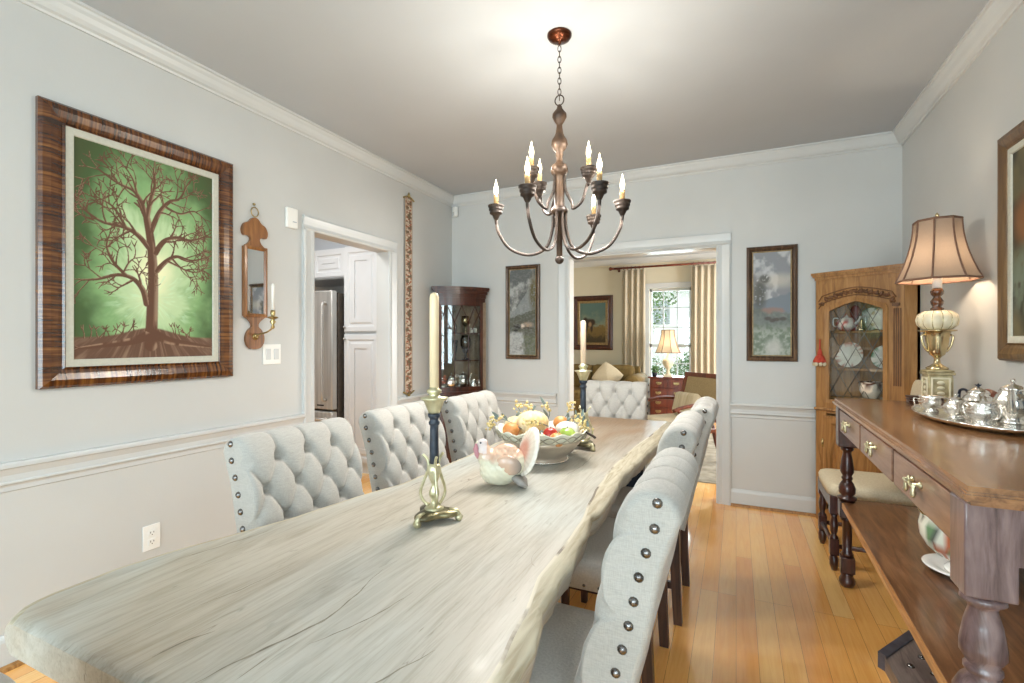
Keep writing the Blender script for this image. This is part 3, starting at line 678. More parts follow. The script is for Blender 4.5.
for i, y in enumerate(ys):
    l = interp(y, Lp)+.008*noise.noise((y*6, 0, 0)); r = interp(y, Ri)+.006*noise.noise((y*7, 3, 0)); ro = interp(y, Ro)+.012*noise.noise((y*7, 6, 0))+.006*noise.noise((y*23, 2, 0)); ro = max(ro, r+.016)
    zt = TT-(.008 if i in (0, len(ys)-1) else 0); zb = TB+(.006 if i in (0, len(ys)-1) else 0)
    e = .010*noise.noise((y*9, 9, 0))
    ring = [(l-.012, y, zt-.028), (l-.006, y, zt-.010), (l+.005, y, zt-.003), (l+.022, y, zt)]
    for k in range(1, 14): x = l+.022+(r-.007-l-.022)*k/14; ring.append((x, y, zt))
    ring += [(r-.007, y, zt), (r, y, zt-.001), (r+.004, y, zt-.002), ((r+ro)/2+.002, y, zt-.005+e*.2), (ro-.004, y, zt-.011+e*.3), (ro, y, zt-.024), (ro-.012, y, zb)]
    ring += [((l+r)/2, y, zb), (l+.012, y, zb), (l-.006, y, zb+.015)]
    rs.append([Vector(p) for p in ring])
mb.rings(rs, smooth=True); nr_ = len(rs[0])
mb.bm.faces.ensure_lookup_table()
for fi, f in enumerate(mb.bm.faces):
    k = fi % nr_
    if fi >= nr_*(len(rs)-1): continue
    if k == 17: f.material_index = 2
    elif k in (18, 19, 20, 21) or k in (0, 1, 2): f.material_index = 1
mb.mi = 3
def crack(pts, w):
    P = bez([(x, y, 0) for x, y in pts], 14); vs = []
    n = len(P)
    for i, p in enumerate(P):
        d = (P[min(i+1, n-1)]-P[max(i-1, 0)]).normalized(); nn = Vector((-d.y, d.x, 0)); q = i/(n-1)
        ww = w*(.15+math.sin(PI*q))*(.55+.9*abs(noise.noise((p.x*40, p.y*40, 1)))); jx = .004*noise.noise((p.x*25, p.y*25, 5))
        vs += [p+nn*(ww+jx)+Vector((0, 0, TT+.0004)), p-nn*(ww-jx)+Vector((0, 0, TT+.0004))]
    mb.faces(vs, [(2*i, 2*i+2, 2*i+3, 2*i+1) for i in range(n-1)])
for pts, w in CRACKS: crack(pts, w)
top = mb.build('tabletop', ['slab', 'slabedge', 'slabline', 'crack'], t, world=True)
for y in (.85, 2.66):
    mb = MB()
    for sx in (-1, 1):
        mb.box((-.78+sx*.27, y, .36), (.10, .06, .68), Matrix.Rotation(R(3*sx), 3, 'Y'))
    mb.b2((-1.12, y-.04, .66), (-.46, y+.04, .696)); mb.b2((-1.18, y-.045, 0), (-.42, y+.045, .03)); mb.build('leg', 'black', t, world=True)

# ------------------------------------------------------------------ tufted dining chairs
CW, Z0, ZT = .445, .44, .995
def chair_profile():
    ctr = bez([(0, .180, .44), (0, .206, .56), (0, .248, .72), (0, .274, .85), (0, .305, .945)], 8)
    th = .048
    front, back = [], []
    for i, p in enumerate(ctr):
        tn = (ctr[min(i+1, len(ctr)-1)]-ctr[max(i-1, 0)]).normalized(); nn = Vector((0, -tn.z, tn.y))
        front.append(p+nn*th); back.append(p-nn*th*1.05)
    c = ctr[-1]+Vector((0, .004, .0)); tn = (ctr[-1]-ctr[-2]).normalized(); nn = Vector((0, -tn.z, tn.y))
    arc = []
    for k in range(1, 10):
        a = PI*k/10; arc.append(c+nn*math.cos(a)*.0505+tn*math.sin(a)*.050)
    return front, arc, back[::-1]
FP, AP, BP = chair_profile()
def resample(pts, n):
    d = [0]
    for i in range(1, len(pts)): d.append(d[-1]+(pts[i]-pts[i-1]).length)
    out = []
    for k in range(n):
        s_ = d[-1]*k/(n-1); out.append(Vector([float(np.interp(s_, d, [p[j] for p in pts])) for j in range(3)]))
    return out, d[-1]
def backrest():
    fa, Lf = resample(FP+AP, 92); nfa = len(fa); loop = fa+BP; N = len(loop); mb = MB()
    nx = 91; sxp = CW/3.9; szp = .092
    cols = []
    for j in range(nx):
        u = -1+2*j/(nx-1); x = u*CW/2; edge = max(0, (abs(u)-.90)/.10); col = []
        for i, p in enumerate(loop):
            a = loop[(i-1) % N]; b = loop[(i+1) % N]; tn = (b-a).normalized(); nn = Vector((0, -tn.z, tn.y))
            disp = 0
            if i < nfa:
                s_ = Lf*i/(nfa-1); top = .492        # arc length of the top button row
                q = (top-s_)/szp; X = x/sxp
                if q >= 0:
                    A = X+q/2; B = X-q/2
                    pil = min(abs(math.sin(PI*A)), abs(math.sin(PI*B)))
                    pr = abs(math.sin(PI*A))*abs(math.sin(PI*B)); pil = .6*pr**.33+.4*pil**.4
                    # dimple at the buttons
                    ia, ib = round(A), round(B); bx = (ia+ib)/2; bq = ia-ib
                    dd = math.hypot((X-bx)*sxp, (q-bq)*szp); disp = .025*pil-.030*math.exp(-(dd/.014)**2)
                else:
                    g = abs(math.sin(PI*X))
                    fade = min(1, -q/1.0)
                    g = g**.33; disp = .025*g*(1-.45*min(1, -q/1.2))
                    bx = round(X); dd = math.hypot((X-bx)*sxp, q*szp); disp -= .030*math.exp(-(dd/.014)**2)
                endf = max(0, (i-(nfa-19))/18); disp = disp*(1-endf)+.0*endf
                if i < 4: disp *= i/4
                disp -= 0.006*(1-endf)
            pos = p+nn*disp
            if edge:
                k = edge; rr = .012*(1-math.sqrt(max(0, 1-k*k))); pos = pos-nn*rr
            col.append(Vector((x, pos.y, pos.z)))
        cols.append(col)
    cols[0] = [Vector((v.x, v.y, v.z)) for v in cols[0]]
    mb.rings(cols, smooth=True)
    return mb
def center_at(z):
    ctr = [(.44, .180), (.56, .206), (.72, .248), (.85, .274), (.945, .305)]
    return float(np.interp(z, [c[0] for c in ctr], [c[1] for c in ctr]))
def make_chair():
    t = thing('dining_chair', 'x', 'chair')
    bk = backrest().build('backrest', 'linen', t)
    # buttons
    fa, Lf = resample(FP+AP, 64)
    sxp = CW/3.9; szp = .092; top = .492
    for row in range(4):
        xs_ = [-1.5, -.5, .5, 1.5] if row % 2 else [-1, 0, 1]
        for X in xs_:
            s_ = top-row*szp; i = int(s_/Lf*63); i = min(max(i, 1), 62); tn = (fa[i+1]-fa[i-1]).normalized(); nn = Vector((0, -tn.z, tn.y))
            p = fa[i]-nn*.030; mb = MB()
            rot = Vector((0, 0, 1)).rotation_difference(nn).to_matrix()
            mb.ball((X*sxp, p.y, p.z), .0095, (1, 1, .55), 8, rot); mb.build('tuft_button', 'linen', t)
    for sx in (-1, 1):
        for k in range(11):
            z = .978-k*.049; y = center_at(z)+.010; mb = MB()
            mb.lathe([(.0102, 0), (.0100, .0024), (.0072, .0060), (.002, .0078)], (sx*(CW/2-.0005), y, z), 10, axis=Matrix.Rotation(R(90)*sx, 3, 'Y')); mb.build('nail_head', 'nail', t)
    mb = MB(); n = 12; rs = []
    w, y0, y1 = .235, -.285, .20
    for zz, ins in ((.385, 0), (.47, 0), (.488, .006), (.498, .02), (.503, .06), (.506, .14)):
        ring = []
        for k in range(32):
            a = 2*PI*k/32; cx = abs(math.cos(a))**.22*math.copysign(1, math.cos(a)); cy = abs(math.sin(a))**.22*math.copysign(1, math.sin(a))
            ring.append(Vector((cx*(w-ins), (y0+y1)/2+cy*((y1-y0)/2-ins), zz)))
        rs.append(ring)
    mb.rings(rs); mb.build('seat', 'seatfab', t)
    for sx in (-1, 1):
        for k in range(8):
            mb = MB(); mb.lathe([(.0065, 0), (.005, .004), (.001, .005)], (sx*(w-.001), -.25+k*.056, .40), 8, axis=Matrix.Rotation(R(90)*sx, 3, 'Y')); mb.build('nail_head', 'nail', t)
    for sx in (-1, 1):
        mb = MB(); mb.box((sx*.195, -.24, .194), (.045, .045, .388), taper=.62, bev=.003); mb.build('leg', 'chairleg', t)
        mb = MB(); rs = []
        for z, y, h in ((0, .20, .018), (.2, .190, .020), (.42, .185, .022), (.50, .20, .02)):
            rs.append([Vector((sx*.195+a*h, y+b*h, z)) for a, b in ((-1, -1), (1, -1), (1, 1), (-1, 1))])
        mb.rings(rs, smooth=False); mb.build('leg', 'chairleg', t)
    for sx in (-1, 1): mb = MB(); mb.box((sx*.195, -.01, .17), (.018, .43, .03)); mb.build('stretcher', 'chairleg', t)
    return t
chair = make_chair()
spots = [(-1.055, 1.185, LW, 'tufted linen dining chair on the left side of the table, nearest the tree painting'),
         (-1.075, 1.785, LW, 'middle of the three tufted linen chairs along the left wall side of the table'),
         (-1.03, 2.33, LW, 'tufted linen dining chair on the left side, farthest, before the dark corner cabinet'),
         (-.45, 1.17, RW, 'big studded linen dining chair in the right foreground, closest to the camera'),
         (-.475, 1.94, RW, 'studded linen dining chair in the middle of the right side of the table'),
         (-.44, 2.52, RW, 'studded linen dining chair on the right side, farthest, near the wide doorway'),
         (-.79, 3.22, 0, 'tufted linen dining chair at the far head of the table'),
         (-.79, .462, PI, 'linen dining chair at the near table end, only a back corner showing bottom left')]
for i, (x, y, a, lab) in enumerate(spots):
    o = chair if i == 0 else dup(chair)
    o.location = (x, y, 0); o.rotation_euler = (0, 0, a); o['label'] = lab; o['group'] = 'tufted dining chairs round the table'

# ------------------------------------------------------------------ table decorations
def candlestick(loc, label, k=1.0, rz=0, wax='wax', clen=.27):
    t = thing('candlestick', label, 'candlestick', loc, rz, 'dark column candlesticks on the table')
    mb = MB()
    tri = []
    for i in range(36):
        a = 2*PI*i/36; r = .070+.020*math.cos(3*a); tri.append((r*math.cos(a), r*math.sin(a)))
    mb.rings([[Vector((x*f, y*f, z)) for x, y in tri] for z, f in ((.018, .9), (.022, 1), (.032, 1), (.038, .86), (.042, .6))]); b_ = mb.build('base', 'darkbrass', t)
    for i in range(3):
        a = 2*PI*i/3; mb = MB(); mb.ball((.090*math.cos(a), .090*math.sin(a), .013), .0145, (1, 1, 1), 10); mb.tube([(.055*math.cos(a), .055*math.sin(a), .036), (.082*math.cos(a), .082*math.sin(a), .034), (.098*math.cos(a), .098*math.sin(a), .010)], .010); mb.build('foot', 'palebrass', t)
    mb = MB(); mb.lathe([(.034, .04), (.035, .046), (.022, .052), (.012, .062), (.010, .075), (.018, .09), (.020, .105), (.012, .12), (.009, .13), (.017, .15), (.026, .18), (.024, .196), (.015, .21)], seg=20); mb.build('stem', 'palebrass', t)
    for i in range(3):
        a = 2*PI*i/3+.9; pts = bez([(r*math.cos(a), r*math.sin(a), z) for r, z in ((.024, .052), (.046, .075), (.052, .105), (.036, .150), (.022, .19), (.026, .22), (.044, .238))], 5); mb = MB(); mb.tube(pts, .0055, 6); mb.build('scroll', 'palebrass', t)
    mb = MB(); mb.lathe([(.017, .205), (.017, .25), (.0155, .33), (.015, .345), (.020, .35), (.021, .358), (.016, .364), (.017, .372), (.023, .378), (.023, .39)], seg=12); mb.build('column', 'navy', t)
    mb = MB(); mb.lathe([(.020, .388), (.024, .40), (.038, .435), (.050, .442), (.051, .447), (.024, .450), (.018, .458), (.026, .466), (.027, .474), (.017, .480), (.015, .492), (.010, .492)], seg=20); mb.build('cup', 'palebrass', t)
    c = thing('taper_candle', {'wax': 'tall cream taper candle in the near candlestick', 'waxpink': 'peach taper candle in the far candlestick beyond the fruit bowl'}[wax], 'candle', (loc[0], loc[1], loc[2]+.485*k), 0)
    mb = MB(); mb.lathe([(.0135, 0), (.0135, clen*k-.014), (.011, clen*k-.004), (.004, clen*k)], seg=14); mb.build('wax', wax, c)
    mb = MB(); mb.tube([(0, 0, clen*k-.002), (.001, 0, clen*k+.006)], .001, 5); mb.build('wick', 'dark', c)
    t.scale = (k, k, k); return t
candlestick((-.79, 1.175, TT), 'near candlestick with dark blue column and three footed base, holding a cream candle', .79, .4, 'wax', .345)
candlestick((-.67, 2.27, TT), 'far candlestick with dark column behind the fruit bowl', .84, 1.45, 'waxpink', .25)

# turkey figurine
TA = R(24.8)
t = thing('turkey_figurine', 'painted ceramic turkey figurine in cream and pink beside the fruit bowl', 'figurine', (-.755, 1.56, TT), TA)
def paintfn(o, fn):
    me = o.data; at = me.color_attributes.new('paint', 'FLOAT_COLOR', 'POINT')
    for i, v in enumerate(me.vertices): at.data[i].color = tuple(fn(v.co))+(1,)
def nz(p, s=1): return noise.fractal(Vector(p)*s, 1, 2, 3)*.5+.5
mb = MB()
SP = [((0, 0, .075), .062, (1.12, .98, 1.08)), ((-.03, 0, .06), .055, (1, 1, 1)), ((.04, 0, .085), .048, (1, 1, 1)), ((-.055, 0, .10), .036, (1, .95, 1.1)), ((-.068, 0, .128), .023, (1, .95, 1.1)), ((-.074, 0, .150), .018, (1.15, .95, 1.05)), ((.01, 0, .118), .034, (1.4, 1, 1)), ((-.01, 0, .03), .04, (1.2, 1, .7))]
for c_, r_, s_ in SP: mb.ball(c_, r_, s_, 20)
ob = mb.build('body', 'paintg', t)
rm = ob.modifiers.new('r', 'REMESH'); rm.mode = 'VOXEL'; rm.voxel_size = .0028; sm = ob.modifiers.new('s', 'SMOOTH'); sm.iterations = 8; sm.factor = .6
dg = bpy.context.evaluated_depsgraph_get(); me2 = bpy.data.meshes.new_from_object(ob.evaluated_get(dg)); ob.modifiers.clear(); ob.data = me2
for p in me2.polygons: p.use_smooth = True
if not me2.materials: me2.materials.append(M['paintg'])
for v in me2.vertices:
    if v.co.z < .14: v.co += v.co.normalized()*0.0018*math.sin(v.co.x*260)*math.sin(v.co.z*260+ (1.57 if int(v.co.x*80)%2 else 0))
CR, PK, GY = rgb(226, 220, 196), rgb(212, 176, 152), rgb(140, 130, 122)
def turk(c):
    k = nz((c.x, c.y, c.z), 22); a = max(0, min(1, (c.z-.085)/.04+(k-.5)*2)); col = CR*(1-a)+PK*a
    if c.x < -.058 and c.z > .12: col = rgb(226, 210, 206)
    return tuple(col)
paintfn(ob, turk)
mb = MB(); mb.tube([(-.094, 0, .150), (-.098, 0, .132), (-.092, 0, .112), (-.088, -.002, .098)], [.006, .010, .011, .006], 10); mb.build('wattle', plain('dusty_pink', S(176, 110, 122), S(196, 140, 148), .4), t)
mb = MB(); mb.tube([(-.088, 0, .156), (-.100, 0, .150)], [.006, .0015], 8); mb.build('beak', 'ivory', t)
for s_ in (-1, 1):
    mb = MB(); mb.ball((-.080, s_*.0155, .156), .0035, seg=8); mb.build('eye', 'dark', t)
    mb = MB(); mb.ball((.020, s_*.050, .085), .046, (1.0, .26, .72), 16, Matrix.Rotation(R(20), 3, 'Y'))
    o = mb.build('wing', 'paintg', t); paintfn(o, lambda c: tuple(PK*(1-(q := max(0, min(1, (c.x-.02)/.04)))) + GY*q))
mb = MB()
for k in range(5): mb.tube([(.03, -.030+k*.012, .045), (.062, -.044+k*.018, .022), (.085, -.05+k*.02, .012)], [.012, .014, .005], 8)
mb.build('wing_tips', plain('grey_feather', S(120, 116, 112), S(160, 154, 148), .4), t)
mb = MB(); rs = []                                   # fanned tail: dished scalloped disc
nr, na = 16, 120
for side in (0, 1):
    for i in (range(nr+1) if side == 0 else range(nr, -1, -1)):
        q = i/nr; ring = []
        for k in range(na):
            a = 2*PI*k/na; sc_ = 1+.02*abs(math.sin(a*10)); r_ = max(q, .01)*.074*sc_
            yy = math.cos(a)*r_; zz = math.sin(a)*r_*1.12
            x = .066+.020*q*q+.0012*math.cos(a*20)*q+(.006 if side else 0)+zz*.32
            ring.append(Vector((x, yy, .122+zz)))
        rs.append(ring)
mb.rings(rs); o = mb.build('tail_fan', 'paintg', t)
def fanc(c):
    r_ = math.hypot(c.y, (c.z-.122)/1.12)/.074; k = nz((c.x, c.y, c.z), 30)
    col = rgb(206, 146, 126)*(1-sst(.3, .75, r_))+rgb(228, 212, 194)*sst(.3, .75, r_)
    if r_ > .86: col = rgb(240, 232, 220)
    return tuple(col*(.9+.2*k))
def sst(a, b, x): q = max(0, min(1, (x-a)/(b-a))); return q*q*(3-2*q)
paintfn(o, fanc)
o.rotation_euler = (0, 0, R(22)); o.location = (.006, -.03, 0)

# fruit bowl
BX, BY = -.775, 1.99
t = thing('fruit_bowl', 'large pearly bowl with cream lattice rim holding fruit and gourds', 'bowl', (BX, BY, TT))
BK = .88; t.scale = (BK, BK, BK)
mb = MB(); mb.lathe([(.0, .006), (.10, .006), (.125, .002), (.13, .004), (.128, .010), (.118, .014), (.15, .045), (.185, .085), (.205, .115), (.200, .115), (.178, .085), (.14, .046), (.10, .022), (0, .02)], seg=48); mb.build('bowl_body', plain('pearly_metal', S(170, 152, 132), S(214, 202, 186), .3, .55, 8), t)
mb = MB(); rs = []
for r_, z in ((.200, .108), (.212, .118), (.228, .150), (.232, .156), (.226, .157), (.205, .118), (.196, .110)):
    rs.append([Vector((r_*math.cos(a)*(1+.006*math.cos(16*a)), r_*math.sin(a)*(1+.006*math.cos(16*a)), z+(.006*math.cos(16*a) if z > .14 else 0))) for a in [2*PI*k/96 for k in range(96)]])
mb.rings(rs, loop=True); mb.build('rim', plain('cream_glaze', S(222, 218, 198), S(232, 230, 214), .25, scale=12, coat=.3), t)
mb = MB()
for ph in (0, PI): mb.tube([((.2145+.014*(.5+.5*math.cos(12*a+ph)))*math.cos(a)*1.012, (.2145+.014*(.5+.5*math.cos(12*a+ph)))*math.sin(a)*1.012, .131+.014*math.cos(12*a+ph)) for a in [2*PI*k/144 for k in range(145)]], .0028, 5)
mb.build('lattice_band', plain('taupe_glaze', S(150, 142, 122), S(176, 168, 146), .3), t)
mb = MB(); mb.lathe([(.1305, .003), (.136, .006), (.1305, .011)], seg=48); mb.build('foot_ring', 'silver', t)
mb = MB(); mb.tube(bez([(.226, .0, .15), (.26, .0, .135), (.275, 0, .125)], 4), .006, 6); mb.build('handle', 'bronze', t)
cr, sr = math.cos(TA), math.sin(TA)
def inb(x, y, z): return (BX+(x*cr-y*sr)*.88, BY+(x*sr+y*cr)*.88, TT+(z-.012)*.92+.006)       # x: across the view, y: away
def apple(name, lab, p, r, m, rz=0, group=None):
    t = thing(name, lab, 'fruit', p, rz, group); pr = []
    for i in range(17):
        a = PI*i/16; rr = math.sin(a)*(1+.08*math.cos(a)); zz = -math.cos(a)*.92
        zz -= .16*math.exp(-(rr/.28)**2) if i > 8 else -.1*math.exp(-(rr/.25)**2)
        pr.append((r*rr, r*zz+r))
    mb = MB(); mb.lathe(pr, seg=24); mb.build('skin', m, t); mb = MB(); mb.tube([(0, 0, r*1.7), (.002, .002, r*2.05)], .0018, 5); mb.build('stem', 'chairleg', t); return t
apple('red_apple', 'shiny red apple at the front of the fruit bowl', inb(.035, -.10, .105), .033, 'red')
apple('green_apple', 'green apple in the right front of the fruit bowl', inb(.115, -.10, .095), .038, 'gapple')
def orange(lab, p, r):
    t = thing('orange', lab, 'fruit', p, 0, 'oranges in the bowl'); mb = MB(); mb.ball((0, 0, r), r, (1, 1, .93), 22); mb.build('peel', 'orange', t)
    mb = MB(); mb.lathe([(.003, r*1.90), (.0035, r*1.93), (.001, r*1.95)], seg=8); mb.build('stem_scar', 'sage', t)
orange('orange lying between the red and green apples at the bowl front', inb(.06, -.165, .092), .032)
orange('orange at the far left inside the fruit bowl', inb(-.155, -.02, .105), .037)
orange('pale orange at the back right of the bowl behind the white gourd', inb(.10, .06, .13), .034)
M['gstripe'] = plain('striped_gourd_skin', S(236, 228, 200), S(226, 190, 120), .4, scale=16, stretch=(1, 1, .3))
def gourd(lab, p, r, m, rib=.10):
    t = thing('gourd', lab, 'gourd', p, 0, 'pale gourds in the bowl'); pr = [(r*math.sin(PI*i/14)*1.1, r*(1-math.cos(PI*i/14))*.82) for i in range(15)]
    mb = MB(); mb.lathe(pr, seg=64, rib=rib, ribn=10); mb.build('skin', m, t)
    mb = MB(); mb.tube([(0, 0, r*1.55), (.004, 0, r*1.75), (.012, .003, r*1.95)], [.007, .005, .006], 7); mb.build('stem', 'sage', t)
gourd('cream striped gourd heaped at the left middle of the bowl, the tallest', inb(-.045, .03, .115), .066, 'gstripe')
gourd('pale yellow gourd left of the tall striped gourd', inb(-.125, .09, .105), .052, 'gstripe')
gourd('small striped gourd at the bowl front, left of the red apple', inb(-.02, -.145, .092), .034, 'gstripe')
gourd('white gourd at the right side of the bowl behind the green apple', inb(.125, -.02, .10), .05, 'china')
def sprig(lab, pts, leaf=False, nb=16, seed=1):
    rn = random.Random(seed)
    t = thing('berry_sprig', lab, 'sprig', pts[0], 0, 'yellow berry sprigs in the bowl'); P = bez([Vector(p)-Vector(pts[0]) for p in pts], 6)
    mb = MB(); mb.tube(P, .0022, 5); mb.build('stem', 'sage', t); mb = MB()
    for k in range(nb):
        i = rn.randrange(len(P)//2, len(P)); p = P[i]; q = p+Vector((rn.uniform(-1, 1), rn.uniform(-1, 1), rn.uniform(-.6, 1)))*.018; mb.ball(q, rn.uniform(.004, .0075), seg=6)
    o = mb.build('berries', 'yberry', t); o['kind'] = 'stuff'
    if leaf:
        mb = MB()
        for k in range(3):
            i = len(P)//3+k*4; i = min(i, len(P)-1); p = P[i]; d = Vector((rn.uniform(-1, 1), rn.uniform(-.5, .5), .9)).normalized(); n_ = d.cross(Vector((0, 1, 0))).normalized()
            pts2 = [p, p+d*.018+n_*.006, p+d*.036+n_*.004, p+d*.046, p+d*.036-n_*.004+Vector((0, .003, 0)), p+d*.018-n_*.006+Vector((0, .003, 0))]
            mb.faces(pts2+[q+Vector((0, .0015, 0)) for q in pts2], [(0, 1, 2, 3, 4, 5), (6, 7, 8, 9, 10, 11)])
        mb.build('leaves', 'sage', t, rec=False)
SPR = [('berry sprig arching out over the left rim of the bowl', [(-.1, -.02, .15), (-.17, -.02, .19), (-.23, -.03, .20), (-.26, -.04, .16)], True, 34, 1),
       ('berry sprig rising highest at the left back of the bowl', [(-.06, .08, .15), (-.10, .10, .21), (-.13, .10, .255)], False, 14, 2),
       ('upright berry sprig second from the left in the bowl', [(-.04, .08, .16), (-.06, .08, .21), (-.065, .08, .25)], False, 14, 3),
       ('thin berry sprig above the middle of the bowl', [(.02, .08, .15), (.045, .08, .21), (.02, .08, .25)], True, 12, 4),
       ('short berry sprig lying over the striped gourds', [(.03, -.06, .17), (-.02, -.09, .19), (-.08, -.10, .19)], False, 36, 5),
       ('berry sprig standing right of the middle of the bowl', [(.10, .09, .15), (.14, .09, .21), (.16, .09, .255)], False, 18, 6),
       ('leafy berry sprig at the right back of the bowl beside the far candlestick', [(.10, .06, .15), (.16, .05, .19), (.20, .02, .195)], True, 34, 7),
       ('berry sprig hanging over the right rim of the bowl', [(.12, .01, .16), (.18, -.02, .18), (.225, -.05, .15)], True, 40, 8)]
for lab, pts, lf, nb, sd in SPR: sprig(lab, [inb(*p) for p in pts], lf, nb, sd)

# ------------------------------------------------------------------ chandelier
CX, CY = -.758, 2.175
t = thing('chandelier', 'nine light bronze candle chandelier hanging over the dining table', 'chandelier', (CX, CY, H))
def zz(z): return z-H
mb = MB(); mb.lathe([(.058, 0), (.058, -.008), (.050, -.020), (.030, -.030), (.008, -.034), (.006, -.045)], seg=32); mb.build('canopy', 'canopy', t)
zc = 2.69-.005; k = 0
while zc > 2.455:
    mb = MB(); a = R(90)*(k % 2)+.4; pts = []
    for i in range(17):
        q = 2*PI*i/16; pts.append((math.cos(q)*.0075*math.cos(a), math.cos(q)*.0075*math.sin(a), zz(zc-.016)+math.sin(q)*.016))
    mb.tube(pts, .0021, 5); mb.build('chain_link', 'bronze', t); zc -= .0255; k += 1
mb = MB(); mb.tube([(math.cos(2*PI*i/20)*.022, 0, zz(2.425)+math.sin(2*PI*i/20)*.024) for i in range(21)], .003, 6); mb.build('ring', 'bronze', t)
mb = MB(); mb.lathe([(r_, zz(z)) for r_, z in ((.006, 2.405), (.012, 2.395), (.014, 2.385), (.033, 2.36), (.034, 2.345), (.024, 2.325), (.014, 2.31), (.014, 2.30), (.018, 2.27), (.024, 2.255), (.036, 2.235), (.039, 2.215), (.030, 2.195), (.016, 2.18), (.018, 2.165), (.014, 2.15), (.016, 2.135), (.022, 2.125), (.034, 2.118), (.040, 2.10), (.041, 2.085), (.034, 2.075), (.030, 2.07), (.024, 2.06), (.024, 1.925), (.032, 1.92), (.039, 1.91), (.040, 1.895), (.032, 1.885), (.015, 1.88), (.014, 1.69), (.008, 1.68))], seg=24)
mb.build('column', 'copper', t)
mb = MB(); mb.ball((0, 0, zz(1.672)), .021, seg=16); mb.build('finial', 'bronze', t)
def arm(ang, Rr, zcup, zin, zlow, r0=.03):
    ca, sa = math.cos(ang+TA), math.sin(ang+TA)
    pts = bez([(r*ca, r*sa, zz(z)) for r, z in ((r0, zin), (r0+.004, zin-.09), (r0+.035, zlow+.032), (Rr*.48, zlow), (Rr*.78, zlow+.030), (Rr*.95, zlow+.10), (Rr, zcup-.04), (Rr, zcup))], 6)
    mb = MB(); mb.tube(pts, .0075, 8); A = mb.build('arm', 'bronze', t)
    x, y = Rr*ca, Rr*sa
    mb = MB(); mb.lathe([(.005, -.035), (.010, -.030), (.016, -.018), (.019, -.010), (.030, -.004), (.031, .004), (.028, .006), (.034, .012), (.035, .019), (.031, .021), (.038, .028), (.039, .036), (.034, .037), (.012, .037)], (x, y, zz(zcup)), 20); mb.build('cup', 'bronze', t)
    mb = MB(); mb.lathe([(.0115, .035), (.0115, .083), (.009, .085)], (x, y, zz(zcup)), 12); mb.build('candle_sleeve', 'sleeve', t)
    mb = MB(); mb.lathe([(.005, .084), (.009, .094), (.0115, .108), (.010, .122), (.005, .140), (.001, .160)], (x, y, zz(zcup)), 10); b_ = mb.build('bulb', BULB, t); b_.visible_shadow = False
    point('chandelier_bulb_light', (CX+x, CY+y, zcup+.125), 2.5, (1, .91, .78), .02)
    sl = bpy.data.lights.new('added_fill_spot', 'SPOT'); sl.energy = 6.6; sl.color = (1, .97, .92); sl.spot_size = R(172); sl.spot_blend = .6; sl.shadow_soft_size = .05  # added fill spot under the cup, brightens table and floor
    so = bpy.data.objects.new('added_fill_spot', sl); C.objects.link(so); so.location = (CX+x, CY+y, zcup-.05)
BULB = emit('warm_bulb', (1, .86, .62, 1), 5)
for a_, r_ in ((178, .30), (240, .32), (293, .34), (347, .29), (45, .275), (84, .27)): arm(R(a_), r_, 1.895, 1.90, 1.695)
for a_, r_ in ((206, .150), (120, .17), (331, .145)): arm(R(a_), r_, 2.045, 2.09, 1.905, .026)

# ------------------------------------------------------------------ left wall objects
t = thing('sconce_mirror', 'narrow wooden mirror sconce with a brass candle arm beside the tree painting', 'sconce', (XL, 1.975, 1.24), LW)
def outline(pts, n=6): return [(p.x, p.y) for p in bez([(a, b, 0) for a, b in pts], n)]
half = [(x*.85, z) for x, z in [(0, 0), (.042, .008), (.068, .04), (.070, .078), (.052, .112), (.026, .135), (.036, .162), (.088, .197)]]
lower = outline(half, 5)
up = [(.075, .197), (.075, .60)] + outline([(.075, .602), (.060, .612), (.038, .632), (.030, .655), (.045, .668), (.074, .668), (.084, .70), (.070, .735), (.040, .752), (.020, .775), (0, .782)], 5)
hp = lower+up; full = hp+[(-x, z) for x, z in hp[::-1][1:-1]]
mb = MB()
outer = full
mb.prism(outer, -.02, -.002, 'y'); mb.build('backboard', 'amberwood', t)
mb = MB(); mb.frame(.15, .42, [(0, -.02), (0, -.028), (.012, -.032), (.022, -.024), (.022, -.02)], 0, .40); mb.build('frame', 'amberwood', t)
mb = MB(); mb.b2((-.055, -.0225, .205), (.055, -.0205, .60)); mb.build('mirror', 'mirror', t)
mb = MB(); mb.tube([(math.cos(2*PI*i/16)*.024, -.014, .815+math.sin(2*PI*i/16)*.028) for i in range(17)], .0035, 6); mb.lathe([(.009, 0), (.007, .006), (.002, .012)], (0, -.006, .862), 10, axis=Matrix.Rotation(R(90), 3, 'X')); mb.build('hanging_ring', 'brass', t)
mb = MB(); mb.lathe([(.02, 0), (.018, .006), (.008, .01)], (0, -.02, .075), 14, axis=Matrix.Rotation(R(90), 3, 'X')); mb.tube(bez([(0, -.03, .075), (.006, -.05, .09), (.018, -.09, .10), (.028, -.12, .12), (.03, -.13, .14)], 6), .005, 7); mb.build('candle_arm', 'brass', t)
mb = MB(); mb.lathe([(.004, -.055), (.012, -.045), (.006, -.03), (.018, -.012), (.008, 0), (.030, .012), (.031, .016), (.010, .02), (.014, .035), (.013, .055), (.011, .055)], (.03, -.13, .175), 16); mb.build('candle_cup', 'brass', t)
mb = MB(); mb.lathe([(.010, 0), (.0095, .15), (.004, .16)], seg=12); o = mb.build('taper_candle', 'waxwhite'); tag(o, 'white taper candle in the brass arm of the mirror sconce', 'candle'); o.location = (XL+.13, 1.975+.03, 1.24+.228)

